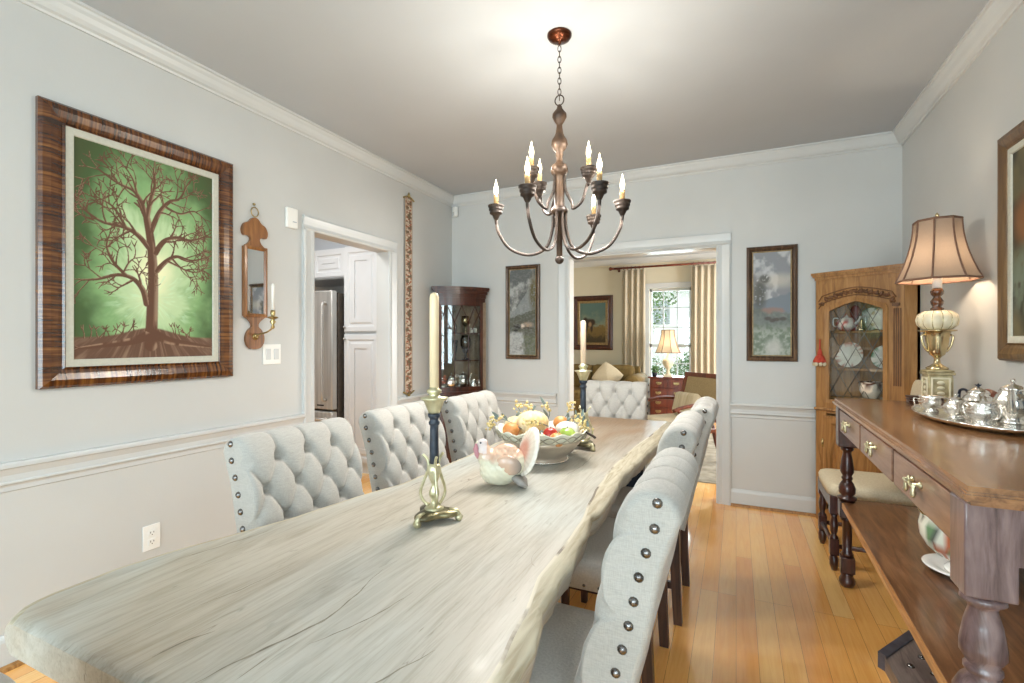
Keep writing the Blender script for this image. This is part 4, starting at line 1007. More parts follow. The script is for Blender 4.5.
t = thing('bell_pull', 'long narrow floral needlepoint bell pull hanging between kitchen opening and corner', 'hanging', (XL, 3.47, .80), LW)
def bell_art(X, Z):
    n = fbm(X*1.2, Z*26, 4, 61); n2 = fbm(X*2, Z*44, 4, 62); c = lerp(rgb(196, 184, 164), rgb(120, 84, 60), sstep(.50, .56, n)*sstep(.5, .3, abs(X-.5)))
    c = lerp(c, rgb(150, 78, 48), sstep(.56, .62, n2)*sstep(.42, .3, abs(X-.5))); c = lerp(c, rgb(88, 84, 60), sstep(.58, .64, n)*sstep(.42, .3, abs(X-.5))*.8)
    return lerp(c, rgb(150, 116, 84), sstep(.42, .46, abs(X-.5)))
canvas('panel', .105, 1.70, 26, 420, bell_art, t, -.012, 0, .89)
for z, s_ in ((.04, -1), (1.74, 1)):
    mb = MB(); mb.tube(bez([(-.075, -.014, z-.012*s_), (-.04, -.014, z+.004*s_), (0, -.014, z+.014*s_), (.04, -.014, z+.004*s_), (.075, -.014, z-.012*s_)], 4), .007, 8); mb.lathe([(.004, -.02), (.014, 0), (.004, .03)], (0, -.014, z+.02*s_), 10); mb.build('bracket', 'brass', t)
t = thing('wall_thermostat', 'small white thermostat high on the left wall by the kitchen opening', 'thermostat', (XL, 2.24, 2.08), LW)
mb = MB(); mb.box((0, -.011, 0), (.085, .022, .13), bev=.006); mb.build('housing', 'plastic', t); mb = MB(); mb.box((.01, -.029, -.025), (.03, .002, .006)); mb.build('slot', 'ceil', t)
t = thing('light_switch', 'white double switch plate on the wall below the mirror sconce', 'switch', (XL, 2.10, 1.208), LW)
mb = MB(); mb.box((0, -.004, 0), (.125, .008, .125), bev=.003); mb.build('plate', 'plastic', t)
for x in (-.028, .028): mb = MB(); mb.box((x, -.009, 0), (.033, .006, .066), bev=.002); mb.build('rocker', 'trim', t)
t = thing('wall_outlet', 'white duplex power outlet low on the left wall', 'outlet', (XL, 1.42, .325), LW)
mb = MB(); mb.box((0, -.003, 0), (.078, .006, .122), bev=.002); mb.build('plate', 'plastic', t)
for z in (-.022, .022):
    mb = MB(); mb.box((0, -.007, z), (.034, .004, .028), bev=.0015); s_ = mb.build('socket', 'plastic', t)
    mb = MB(); mb.box((-.007, -.0095, z+.003), (.0025, .001, .009)); mb.box((.007, -.0095, z+.003), (.0025, .001, .008)); mb.box((0, -.0095, z-.008), (.005, .001, .004)); mb.build('slot', 'socketdark', s_)
t = thing('motion_sensor', 'tiny white alarm sensor high in the corner above the dark cabinet', 'sensor', (-2.55, YB-.02, 2.585), R(-30))
mb = MB(); mb.box((0, -.01, 0), (.055, .04, .10), bev=.01); mb.build('housing', 'plastic', t); mb = MB(); mb.box((0, -.031, -.02), (.035, .003, .035), bev=.001); mb.build('lens', 'trim', t)

# ------------------------------------------------------------------ kitchen seen through the left opening
t = thing('refrigerator', 'stainless steel bottom freezer refrigerator in the kitchen', 'refrigerator', (-4.02, 3.55, 0))
mb = MB(); mb.b2((-.45, .075, .02), (.45, .70, 1.77)); mb.build('cabinet_body', plain('fridge_side', S(92, 84, 76), S(110, 102, 94), .4, .5), t)
for z0, z1, nm in ((.62, 1.79, 'door'), (.06, .60, 'freezer_drawer')):
    mb = MB(); mb.box((0, .035, (z0+z1)/2), (.90, .07, z1-z0), bev=.012); d = mb.build(nm, 'steel', t)
    mb = MB()
    if nm == 'door': mb.tube(bez([(.37, -.005, .72), (.37, -.05, .76), (.37, -.055, 1.2), (.37, -.05, 1.62), (.37, -.005, 1.66)], 5), .014, 10)
    else: mb.tube(bez([(-.36, 0, .53), (-.33, -.05, .53), (.33, -.05, .53), (.36, 0, .53)], 5), .014, 10)
    mb.build('handle', 'steel', d)
mb = MB(); mb.box((.30, -.002, .66), (.09, .002, .014)); mb.build('badge', 'dark', t)
def raised(mb, x0, x1, z0, z1, y):
    mb.b2((x0, y-.02, z0), (x1, y, z1)); f = .055
    mb.frame(x1-x0-.02, z1-z0-.02, [(0, y-.02), (0, y-.030), (f-.012, y-.030), (f, y-.020)], (x0+x1)/2, (z0+z1)/2)
    mb.frame(x1-x0-2*f-.05, z1-z0-2*f-.05, [(0, y-.02), (.015, y-.029), (.06, y-.029), (.06, y-.02)], (x0+x1)/2, (z0+z1)/2)
t = thing('wall_cupboard', 'white raised panel cupboard above the refrigerator', 'cabinet', (-4.02, 3.75, 1.93))
mb = MB(); mb.b2((-.46, 0, 0), (.46, .5, .31)); mb.build('carcass', 'kitwhite', t)
for x0 in (-.455, .005): mb = MB(); raised(mb, x0, x0+.45, .012, .298, 0); mb.build('door', 'kitwhite', t)
mb = MB(); mb.b2((-4.55, 3.82, 2.245), (XL-TH-.002, 4.255, H)); struct('trim_14', mb, 'ceil')
t = thing('pantry_cabinet', 'tall white pantry cabinet with two small knobs in the kitchen', 'cabinet', (-3.20, 3.70, 0))
mb = MB(); mb.b2((-.35, 0, 0), (.46, .55, 2.235)); mb.build('carcass', 'kitwhite', t)
for z0, z1 in ((.10, 1.36), (1.38, 2.22)):
    mb = MB(); raised(mb, -.34, .10, z0, z1, 0); d = mb.build('door', 'kitwhite', t)
    mb = MB(); mb.ball((-.315, -.045, 1.315 if z0 < 1 else 1.43), .013, seg=12); mb.tube([(-.315, -.03, 1.315 if z0 < 1 else 1.43), (-.315, -.045, 1.315 if z0 < 1 else 1.43)], .005); mb.build('knob', 'steel', d)

# ------------------------------------------------------------------ dark bow front corner cabinet (left)
LCa = math.atan2(.35, .36); LC = (-2.37, 3.965, 0)
t = thing('corner_cabinet', 'dark mahogany bow front corner cabinet with latticed glass in the left corner', 'cabinet', LC, LCa)
def bow(x, w=.245, b=.055): return -b*(1-(x/w)**2)
def bowpoly(w, b, back, ex=0, n=14):
    pts = [(x, bow(x, w, b)-ex) for x in np.linspace(-w, w, n)]
    return pts+[(w, .02), (.0, back), (-w, .02)]
mb = MB()
mb.prism(bowpoly(.255, .055, .245, .02), .0, .80, 'z'); mb.prism(bowpoly(.265, .058, .25, .035), .79, .82, 'z')
mb.build('lower_case', 'mahog', t)
mb = MB()
for zz0, zz1, e, w_ in ((1.66, 1.70, .0, .245), (1.70, 1.735, .006, .25), (1.735, 1.765, .018, .26), (1.765, 1.78, .030, .27), (1.78, 1.80, .036, .275)): mb.prism(bowpoly(w_, .055, .235, e), zz0, zz1, 'z')
mb.build('cornice', 'mahog', t)
mb = MB()
for s_ in (-1, 1):
    mb.b2((s_*.245-.02*s_-.0, .0, .82), (s_*.245+.0, .02, 1.66)); mb.b2((s_*.20, -.020, .82), (s_*.245, .012, 1.66))
mb.faces([(-.245, .02, .82), (0, .24, .82), (0, .24, 1.66), (-.245, .02, 1.66), (.245, .02, .82), (.245, .02, 1.66)], [(0, 1, 2, 3), (1, 4, 5, 2)])
mb.build('back_panel', plain('cabinet_lining', S(120, 104, 84), S(140, 122, 100), .6), t)
mb = MB()
for z0, z1 in ((.82, .862), (1.625, 1.66)):
    xs = np.linspace(-.20, .20, 12); mb.prism([(x, bow(x)-.008) for x in xs]+[(x, bow(x)+.014) for x in xs[::-1]], z0, z1, 'z')
for s_ in (-1, 1): mb.b2((s_*.20-.014, bow(.2)-.008, .82), (s_*.20+.014, bow(.2)+.02, 1.66))
dr = mb.build('door', 'mahog', t)
mb = MB(); xs = np.linspace(-.20, .20, 12); mb.prism([(x, bow(x)+.004) for x in xs]+[(x, bow(x)+.007) for x in xs[::-1]], .862, 1.625, 'z'); mb.build('pane', 'cabglass', dr)
mb = MB(); cols = (-.067, .067)
def bt(p, q, r_=.0045): mb.tube([(x, bow(x)-.0, z) for x, z in [(p[0]+(q[0]-p[0])*k/4, p[1]+(q[1]-p[1])*k/4) for k in range(5)]], r_, 5)
for x in cols: bt((x, .862), (x, 1.47))
for a_, b_ in (((-.2, 1.47), (-.133, 1.625)), ((-.133, 1.625), (-.067, 1.47)), ((-.067, 1.47), (0, 1.625)), ((0, 1.625), (.067, 1.47)), ((.067, 1.47), (.133, 1.625)), ((.133, 1.625), (.2, 1.47)), ((-.2, 1.60), (-.1, 1.40)), ((.2, 1.60), (.1, 1.40))): bt(a_, b_)
mb.build('glazing_bars', 'mahog', dr)
for z in (1.10, 1.36):
    mb = MB(); mb.prism([(-.22, .01), (.22, .01), (0, .22)], z, z+.012, 'z'); mb.build('shelf', 'china' if z > 2 else 'mahog', t)
def cpos(x, y, z, base=LC, a=LCa): return (base[0]+x*math.cos(a)-y*math.sin(a), base[1]+x*math.sin(a)+y*math.cos(a), z)
def teapot(name, lab, cat, loc, rz, k=1.0, m='silver', hm=None, spout=True, lid=True, tall=1.0, group=None, rib=.06, finial='star'):
    t = thing(name, lab, cat, loc, rz, group)
    pr = [(0, 0), (.036, 0), (.038, .004), (.030, .010), (.026, .016), (.045, .030), (.058, .05), (.060, .068), (.050, .088), (.040, .096), (.042, .102), (.038, .104)]
    pr = [(r*k, z*k*tall) for r, z in pr]; mb = MB(); mb.lathe(pr, seg=48, rib=rib, ribn=12); mb.build('body', m, t); zt = .104*k*tall
    if lid:
        mb = MB(); mb.lathe([(.040*k, zt), (.036*k, zt+.008*k), (.022*k, zt+.018*k), (.006*k, zt+.024*k), (.004*k, zt+.03*k)], seg=24); l_ = mb.build('lid', m, t)
        mb = MB()
        if finial == 'star':
            for q in range(5): a = 2*PI*q/5; mb.tube([(0, 0, zt+.030*k), (.012*k*math.cos(a), .012*k*math.sin(a), zt+.038*k)], [.004*k, .002*k], 5)
            mb.lathe([(.003*k, zt+.026*k), (.006*k, zt+.034*k), (.002*k, zt+.044*k)], seg=8)
        else: mb.ball((0, 0, zt+.036*k), .008*k, seg=8)
        mb.build('finial', hm or m, l_)
    if spout:
        mb = MB(); mb.tube(bez([(.048*k, 0, .045*k*tall), (.075*k, 0, .06*k*tall), (.088*k, 0, .09*k*tall), (.108*k, 0, .115*k*tall)], 6), [.016*k-.009*k*i/18 for i in range(19)], 10); mb.build('spout', m, t)
    mb = MB(); mb.tube(bez([(-.040*k, 0, .092*k*tall), (-.065*k, 0, .112*k*tall), (-.092*k, 0, .105*k*tall), (-.096*k, 0, .07*k*tall), (-.080*k, 0, .04*k*tall), (-.055*k, 0, .038*k*tall)], 5), .0062*k if hm else .004*k, 8); mb.build('handle', hm or m, t)
    return t
def vessel(name, lab, cat, loc, prof, m, rz=0, seg=24, extra=None, group=None, rib=0, ribn=8, k=1):
    t = thing(name, lab, cat, loc, rz, group); t.scale = (k, k, k); mb = MB(); mb.lathe(prof, seg=seg, rib=rib, ribn=ribn); mb.build('body', m, t)
    if extra: extra(t)
    return t
teapot('silver_teapot', 'silver teapot on the bottom shelf of the dark corner cabinet, left', 'teapot', cpos(-.09, -.0, .823+.0), R(200), 1.0, tall=1.25)
teapot('silver_coffee_pot', 'silver coffee pot on the bottom shelf of the dark corner cabinet, middle', 'coffee pot', cpos(.03, .02, .823), R(60), .9, tall=1.5)
def hnd(t): mb = MB(); mb.tube(bez([(.035, 0, .09), (.06, 0, .10), (.062, 0, .05), (.04, 0, .03)], 5), .004, 6); mb.build('handle', 'silver', t)
vessel('silver_jug', 'small silver jug at the right end of the dark cabinet bottom shelf', 'jug', cpos(.125, .0, .823), [(0, 0), (.03, 0), (.04, .03), (.038, .06), (.028, .09), (.034, .11), (.031, .11), (.02, .07), (0, .02)], 'silver', extra=hnd)
def chim(t): mb = MB(); mb.lathe([(.035, .10), (.05, .14), (.052, .19), (.035, .235), (.033, .235), (.050, .19), (.048, .14), (.033, .10)], seg=24); mb.build('chimney', 'glass', t)
vessel('hurricane_lamp', 'glass hurricane lamp with dark stand on the middle shelf of the dark cabinet', 'lamp', cpos(.06, .04, 1.112), [(0, 0), (.04, 0), (.04, .01), (.012, .02), (.01, .06), (.03, .08), (.032, .10), (0, .10)], 'black', extra=chim)
vessel('cut_glass_vase', 'clear cut glass vase on the middle shelf of the dark cabinet', 'vase', cpos(-.06, .05, 1.112), [(0, 0), (.035, 0), (.025, .03), (.04, .10), (.05, .19), (.046, .19), (.036, .10), (.02, .03), (0, .02)], 'glass', rib=.1, ribn=14)
vessel('gold_goblet', 'gold rimmed goblet on the top shelf of the dark corner cabinet', 'goblet', cpos(.06, .05, 1.372), [(0, 0), (.03, 0), (.006, .01), (.006, .06), (.03, .08), (.04, .12), (.034, .16), (.031, .16), (.036, .12), (.028, .085), (0, .07)], 'gold')
vessel('crystal_decanter', 'crystal decanter on the top shelf of the dark cabinet, left of the goblet', 'decanter', cpos(-.07, .05, 1.372), [(0, 0), (.045, 0), (.05, .06), (.04, .09), (.015, .11), (.014, .15), (.022, .155), (.012, .16), (.022, .19), (.004, .205)], 'glass', rib=.08, ribn=14)
for i, x in enumerate((.09, .125)):
    vessel('salt_cup', 'small white cup on the top shelf of the dark cabinet, %s' % ('left of the pair' if i == 0 else 'right of the pair'), 'cup', cpos(x+.02, -.005, 1.372), [(0, 0), (.014, 0), (.016, .045), (.013, .045), (.012, .01), (0, .01)], 'china', group='small white cups in the dark cabinet')
t = thing('flower_posy', 'small red silk flowers at the lower left of the dark corner cabinet', 'flowers', cpos(-.165, .012, .823))
mb = MB(); mb.lathe([(0, 0), (.02, 0), (.024, .05), (.018, .05), (0, .02)], seg=16); mb.build('pot', 'china', t)
mb = MB()
for k in range(12): mb.ball((random.uniform(-.022, .022), random.uniform(-.02, .02), .07+random.uniform(0, .07)), .012, (1, 1, .7), 8)
mb.build('blooms', plain('coral_petals', S(190, 84, 60), S(214, 120, 90), .7), t)

# ------------------------------------------------------------------ carved oak corner cabinet (right)
A0, B0 = Vector((.53, 4.13)), Vector((.97, 3.84)); RCa = math.atan2(B0.y-A0.y, B0.x-A0.x); FWd = (B0-A0).length
RC = ((A0.x+B0.x)/2, (A0.y+B0.y)/2, 0)
t = thing('corner_cabinet', 'carved golden oak corner cabinet with leaded glass door holding china', 'cabinet', RC, RCa)
foot = [(A0.x, A0.y), (B0.x, B0.y), (XR-.001, B0.y), (XR-.001, YB-.038), (A0.x, YB-.038)]
hw = FWd/2
def w2l(p): v = Vector((p[0]-RC[0], p[1]-RC[1])); return (v.x*math.cos(RCa)+v.y*math.sin(RCa), -v.x*math.sin(RCa)+v.y*math.cos(RCa))
fl = [w2l(p) for p in foot]
mb = MB(); mb.prism(fl, .0, .09, 'z'); mb.build('plinth', 'oak', t)
mb = MB(); mb.prism(fl, .775, .80, 'z'); mb.build('waist_board', 'oak', t)
mb = MB()
for z0, z1, e in ((1.70, 1.73, .0), (1.73, 1.75, .008), (1.75, 1.765, .018), (1.765, 1.78, .026)):
    q = [(fl[0][0]-e, fl[0][1]-e), (fl[1][0]+e*.2, fl[1][1]-e), (fl[2][0], fl[2][1]-e*.6), fl[3], (fl[4][0]-e, fl[4][1])]; mb.prism(q, z0, z1, 'z')
mb.build('cornice', 'oak', t)
mb = MB()   # side and back boards
def board(p, q, z0, z1, th=.014):
    p, q = Vector(p), Vector(q); d = (q-p).normalized(); n_ = Vector((-d.y, d.x))*th; mb.prism([tuple(p), tuple(q), tuple(q+n_), tuple(p+n_)], z0, z1, 'z')
board(fl[1], fl[2], .09, 1.70); board(fl[2], fl[3], .09, 1.70); board(fl[3], fl[4], .09, 1.70); board(fl[4], fl[0], .09, 1.70); mb.build('side_panels', 'oak', t)
# face frame: stiles, arched head with carving
gz0, gz1, gx = .86, 1.575, .155
lx0, rx0 = -hw, hw; gl, gr = -hw+.072, hw-.098
mb = MB(); mb.b2((lx0, -.002, .09), (gl-.004, .02, 1.70)); mb.b2((gr+.004, -.002, .09), (rx0, .02, 1.70)); mb.build('stile', 'oak', t)
cxg = (gl+gr)/2; gw = (gr-gl)/2
arch = [(gl, 1.505), (gl+.01, 1.525), (cxg-gw*.45, 1.558), (cxg, 1.58), (cxg+gw*.45, 1.558), (gr-.01, 1.525), (gr, 1.505)]
mb = MB(); mb.prism([(gl-.004, 1.70), (gl-.004, 1.505)]+arch+[(gr+.004, 1.505), (gr+.004, 1.70)], -.002, .02, 'y'); mb.build('arched_head', 'oak', t)
mb = MB()   # carved leaf scroll band following the arch
for k in range(15):
    u = -1+2*k/14; x = cxg+u*(gw+.035); z = 1.632-.055*abs(u)**1.5-.02*(abs(u) > .9); a = .9 if k % 2 else -.9
    mb.ball((x, -.006, z), .016, (1.35, .5, .7), 10, Matrix.Rotation(a*.7-u*.5, 3, 'Y')); mb.ball((x+.012, -.007, z+(.010 if k % 2 else -.010)), .007, (1, .6, 1), 8)
band = [(cxg+u*(gw+.055), 1.658-.055*abs(u)**1.5-.03*(abs(u) > .95)) for u in np.linspace(-1, 1, 21)]
mb.tube([(x, -.003, z) for x, z in band], .004, 6); mb.tube([(x, -.003, z-.052) for x, z in band], .004, 6)
for x in (lx0+.022, rx0-.045):
    for q in range(4): mb.b2((x+q*.012-.012, -.007, 1.0), (x+q*.012-.006, -.001, 1.50)) if x > 0 else None
    mb.b2((x-.018, -.012, 1.515), (x+.024, -.001, 1.535)) if x > 0 else None
mb.build('carving', 'oakcarve', t)
mb = MB(); mb.b2((lx0+.068, -.004, .79), (gr+.01, .016, .86)); mb.prism([(-.016, .795), (-.02, .80), (-.016, .812), (-.002, .812), (-.002, .79)], lx0-.008, rx0+.004, 'x'); mb.build('waist_moulding', 'oak', t)
# glazed door with leaded diamonds
mb = MB(); dp = [(gl, gz0)]+[(gl, 1.505)]+arch[1:-1]+[(gr, 1.505), (gr, gz0)]
mb.prism(dp, .012, .015, 'y'); pn = mb.build('pane', 'cabglass', t)
mb = MB()
def inside(x, z):
    if x < gl or x > gr or z < gz0: return False
    return z < interp(x, arch)
def lead(x0, z0, dx, dz):
    pts = []
    for i in range(0, 400):
        x, z = x0+dx*i*.004, z0+dz*i*.004
        if inside(x, z): pts.append((x, .009, z))
        elif pts: break
    if len(pts) > 2: mb.tube([pts[0], pts[-1]], .0026, 5)
for k in range(-14, 14):
    n_ = math.hypot(.075, .12)
    for s_ in (1, -1):
        base_x = cxg+k*.15*.66
        lead_pts = []
        for i in range(300):
            z = gz0+i*.0025; x = base_x+s_*(z-gz0)*.52
            if inside(x, z): lead_pts.append((x, .009, z))
        if len(lead_pts) > 2: mb.tube([lead_pts[0], lead_pts[-1]], .0024, 5)
mb.build('leading', 'lead', pn)
mb = MB(); inner = [(gl+.016, gz0+.016), (gl+.016, 1.500)]+[(cxg+(x-cxg)*.9, z-.016) for x, z in arch[1:-1]]+[(gr-.016, 1.500), (gr-.016, gz0+.016)]
outer_ = [(gl-.012, gz0-.012), (gl-.012, 1.510)]+[(cxg+(x-cxg)*1.06, z+.012) for x, z in arch[1:-1]]+[(gr+.012, 1.510), (gr+.012, gz0-.012)]
vs_ = []; n_ = len(outer_)
for (x, z), (x2, z2) in zip(outer_, inner): vs_ += [(x, -.002, z), (x, -.012, z), (x2, -.008, z2), (x2, .012, z2)]
mb.faces(vs_, [(4*i+a, 4*((i+1) % n_)+a, 4*((i+1) % n_)+(a+1) % 4, 4*i+(a+1) % 4) for i in range(n_) for a in range(4)]); mb.build('door_frame', 'oak', t)
for z in (.885, 1.085, 1.345):
    mb = MB(); sh = [(fl[0][0]+.03, fl[0][1]+.03), (fl[1][0]-.03, fl[1][1]+.03), (fl[2][0]-.03, fl[2][1]+.03), (fl[3][0]-.03, fl[3][1]-.03), (fl[4][0]+.03, fl[4][1]-.03)]; mb.prism(sh, z, z+.016, 'z'); mb.build('shelf', 'oak', t)
mb = MB(); raised(mb, gl-.02, gr+.02, .13, .76, .006); d = mb.build('lower_door', 'oak', t)
for z in (.30, .56): mb = MB(); mb.lathe([(.006, -.03), (.008, 0), (.006, .03)], (gl-.024, -.012, z), 8); mb.build('hinge', 'brass', d)
def cp2(x, y, z): return cpos(x, y, z, RC, RCa)
def plate_art(seed, c2):
    def fn(c):
        r_ = math.hypot(c.x, c.z); k = nz((c.x+seed, c.z, 0), 55)
        b_ = rgb(236, 230, 216)
        if r_ < .042 and k > .52: return tuple(rgb(*c2))
        if .055 < r_ and k > .55: return tuple(rgb(*c2))
        return tuple(b_)
    return fn
def plate(lab, p, r_, c2, tilt=14, seed=0):
    t = thing('china_plate', lab, 'plate', p, RCa, 'plates displayed in the oak cabinet'); mb = MB()
    rot = Matrix.Rotation(R(90-tilt), 3, 'X')
    k = r_/.09
    mb.lathe([(0, 0), (.045*k, 0), (.055*k, .006), (.088*k, .014), (.09*k, .016), (.087*k, .017), (.054*k, .009), (.044*k, .003), (0, .003)], (0, 0, r_*math.cos(R(tilt))+.001), 36, axis=rot)
    o = mb.build('dish', 'paintg', t); z0 = r_
    fn = plate_art(seed, c2); paintfn(o, lambda c: fn(Vector((c.x/k, 0, (c.z-z0)/k))))
    mb = MB(); mb.tube([(-.03, -.012, .001), (-.03, .05, .001), (0, .03, r_*.9), (.03, .05, .001), (.03, -.012, .001)], .0025, 5); mb.build('stand', 'gold', t)
plate('white floral plate on the top shelf of the oak cabinet, middle', cp2(.015, .175, 1.361), .080, (96, 128, 110), 10, 1)
plate('white plate with gold rim on the top shelf of the oak cabinet, right', cp2(.115, .10, 1.361), .078, (176, 150, 90), 12, 2)
plate('round floral plate on the middle shelf of the oak cabinet, left', cp2(-.09, .10, 1.101), .09, (190, 120, 96), 12, 3)
plate('green rimmed plate on the middle shelf of the oak cabinet, right', cp2(.11, .14, 1.101), .08, (88, 140, 100), 12, 4)
def spo(t):
    mb = MB(); mb.tube(bez([(.05, 0, .05), (.08, 0, .07), (.09, 0, .10)], 4), [.012-.0007*i for i in range(9)], 8); mb.build('spout', 'china', t)
    mb = MB(); mb.tube(bez([(-.045, 0, .09), (-.08, 0, .09), (-.08, 0, .04), (-.05, 0, .03)], 4), .005, 6); mb.build('handle', 'china', t)
vessel('china_teapot', 'white and red china teapot on the top shelf of the oak cabinet, left', 'teapot', cp2(-.10, .07, 1.361), [(0, 0), (.035, 0), (.058, .03), (.06, .06), (.04, .09), (.03, .095), (.012, .105), (.006, .12), (0, .122)], 'paintg', RCa, extra=spo)
paintfn([c for c in C.objects if c.name.startswith('body')][-1], lambda c: tuple(rgb(176, 60, 48) if nz((c.x, c.y, c.z), 40) > .58 or c.z < .012 else rgb(234, 226, 212)))
vessel('dark_figurine', 'small dark red bird shaped jug at the upper left of the oak cabinet', 'jug', cp2(-.05, .09, 1.361), [(0, 0), (.025, 0), (.02, .03), (.012, .08), (.03, .11), (.034, .14), (.02, .17), (.006, .18)], plain('oxblood_glaze', S(84, 24, 24), S(120, 44, 38), .2), RCa, extra=hnd)
vessel('gold_pyramid_box', 'small gold cone shaped box on the top shelf of the oak cabinet', 'box', cp2(.0, .06, 1.361), [(0, 0), (.035, 0), (.034, .01), (.008, .07), (.010, .075), (0, .085)], 'gold')
vessel('brown_transfer_bowl', 'brown and white china bowl on the bottom shelf of the oak cabinet', 'bowl', cp2(.05, .07, .901), [(0, 0), (.04, 0), (.045, .008), (.065, .05), (.068, .09), (.066, .10), (.075, .108), (.07, .112), (.06, .10), (0, .10)], 'paintg')
paintfn([c for c in C.objects if c.name.startswith('body')][-1], lambda c: tuple(rgb(96, 62, 44) if (c.z > .075 and nz((c.x, c.y, c.z), 40) > .42) else rgb(236, 222, 204)))
vessel('ginger_jar', 'white china cup with dark base on the middle shelf of the oak cabinet', 'cup', cp2(.16, .05, 1.101), [(0, 0), (.03, 0), (.038, .05), (.045, .075), (.04, .075), (.03, .02), (0, .012)], 'china', extra=hnd)
t = thing('tassel', 'red and cream tassel hanging on the left stile of the oak cabinet', 'tassel', cp2(lx0+.032, -.018, 1.12))
mb = MB(); t.scale = (1.35, 1.35, 1.35); mb.tube([(0, 0, .135), (0, 0, .07)], .0035, 6); mb.lathe([(.004, .085), (.010, .07), (.012, .055), (.006, .05)], seg=12); mb.build('cord', 'redtas', t)
mb = MB(); mb.lathe([(.006, .055), (.02, .045), (.030, .022), (.032, .012), (.02, .01)], seg=28, rib=.15, ribn=9); mb.build('skirt', 'redtas', t)
for k in range(8): a = 2*PI*k/8; mb = MB(); mb.ball((.026*math.cos(a), .026*math.sin(a), .004), .009, (1, 1, 1.3), 8); mb.build('fringe_tuft', 'creamfab', t)

# ------------------------------------------------------------------ sideboard
SA = R(-1.35)+R(90)            # local +x runs from the near end to the far end
SL = 1.80; SD = .53
def sb(x, y, z=0): return (.4405-0.0+x*math.cos(SA)-y*math.sin(SA), 1.325+x*math.sin(SA)+y*math.cos(SA), z)
SBO = (.4375, 1.325, 0)
t = thing('sideboard', 'antique dark wood sideboard with three drawers and turned legs', 'sideboard', SBO, SA)
# local: x 0 near .. SL far, y: 0 front .. -SD towards the wall
TZ = .98
mb = MB(); cc = .05
def toppoly(e): return [(-e, e), (SL+e, e), (SL+e, -SD), (-e, -SD)]
for z0, z1, e in ((.938, .948, -.012), (.948, .954, .0), (.954, .963, .004), (.963, .968, -.002), (.968, TZ, -.006)): mb.prism(toppoly(e), z0, z1, 'z')
mb.build('top', 'oldx', t)
AZ0, AZ1 = .815, .938
mb = MB(); mb.b2((.10, -.03, AZ0), (SL-.09, -.046, AZ1)); mb.b2((.03, -.06, AZ0), (.05, -SD+.02, AZ1)); mb.b2((SL-.05, -.06, AZ0), (SL-.03, -SD+.02, AZ1)); mb.b2((.05, -SD+.02, AZ0), (SL-.05, -SD+.04, AZ1)); mb.b2((.10, -.03, AZ0), (SL-.09, -.40, AZ0+.01)); mb.build('apron', 'oldz', t)
dx = [(.125, .625), (.650, 1.150), (1.175, SL-.115)]
mbk = MB(); mbk.b2((.095, -.027, AZ0+.002), (SL-.085, -.0305, AZ1-.002)); mbk.build('drawer_gap_shade', 'dark', t)  # near-black sheet, puts the shade of the drawer gaps into colour
for a_, b_ in dx:
    mb = MB(); mb.box(((a_+b_)/2, -.022, (AZ0+AZ1)/2), (b_-a_, .020, AZ1-AZ0-.014), bev=.003); d = mb.build('drawer', 'drawer', t)
    mb = MB(); xc, zc_ = (a_+b_)/2, (AZ0+AZ1)/2+.004
    for s_ in (-.034, .034): mb.lathe([(.010, 0), (.009, .005), (.004, .008), (.004, .020)], (xc+s_, -.012, zc_+.012), 12, axis=Matrix.Rotation(R(-90), 3, 'X')); mb.lathe([(.003, -.03), (.007, -.022), (.005, -.006), (.003, .004)], (xc+s_, .006, zc_+.006), 10)
    mb.tube(bez([(xc-.045, .008, zc_+.010), (xc-.02, .008, zc_+.006), (xc, .008, zc_+.012), (xc+.02, .008, zc_+.006), (xc+.045, .008, zc_+.010)], 4), .0042, 7); mb.ball((xc, .008, zc_+.020), .008, (1, .6, 1.3), 8)
    mb.build('handle', 'palebrass', d)
def turned(mb, x, y, z0, z1, hs, k=1):
    Lh = z1-z0; pr = [(.020, 0), (.030, .015), (.032, .03), (.024, .045), (.030, .06), (.041, .075), (.041, .085), (.028, .10), (.036, .13), (.040, .18), (.036, .23), (.024, .25), (.030, .262), (.030, .275), (.020, .29), (.026, .36), (.033, .48), (.036, .60), (.030, .70), (.022, .80), (.020, .86), (.030, .90), (.034, .94), (.030, .97), (.022, 1.0)]
    mb.lathe([(r*k, z0+q*Lh) for r, q in pr], (x, y, 0), 20)
legs = [(.075, -.052), (SL-.065, -.052), (.075, -SD+.05), (SL-.065, -SD+.05)]
SZ = .445
for i, (x, y) in enumerate(legs):
    m_ = 'oldz' if i in (0,) else 'legdark'
    mb = MB(); mb.box((x, y, (.735+.938)/2), (.088, .088, .203), bev=.004)
    # between shelf and apron, reaching down
    pr = [(.024, .735), (.034, .728), (.036, .718), (.024, .708), (.022, .70), (.030, .665), (.036, .62), (.036, .60), (.024, .578), (.030, .572), (.030, .564), (.024, .556), (.036, .54), (.046, .515), (.044, .49), (.030, .475), (.052, .468), (.052, .458), (.036, .452), (.036, SZ)]
    pr = [(q*(1.12 if i == 0 else .84), z) for q, z in pr]
    mb.lathe(pr, (x, y, 0), 22); mb.box((x, y, .405), (.074, .074, .08), bev=.003)
    mb.lathe([(.026, .365), (.032, .35), (.022, .34), (.022, .18), (.030, .168), (.022, .16), (.022, .15)], (x, y, 0), 20)
    mb.box((x, y, .115), (.064, .064, .08), bev=.003); mb.lathe([(.022, .075), (.030, .065), (.026, .055), (.036, .035), (.037, .02), (.028, .0), (0, 0)], (x, y, 0), 20)
    mb.build('leg', m_, t)
mb = MB(); mb.b2((.02, -.030, SZ-.024), (SL-.02, -SD+.01, SZ)); mb.mi = 1; mb.b2((.02, -.024, SZ-.030), (SL-.02, -.030, SZ-.0015)); mb.build('shelf', ['shelfx', 'edge'], t)
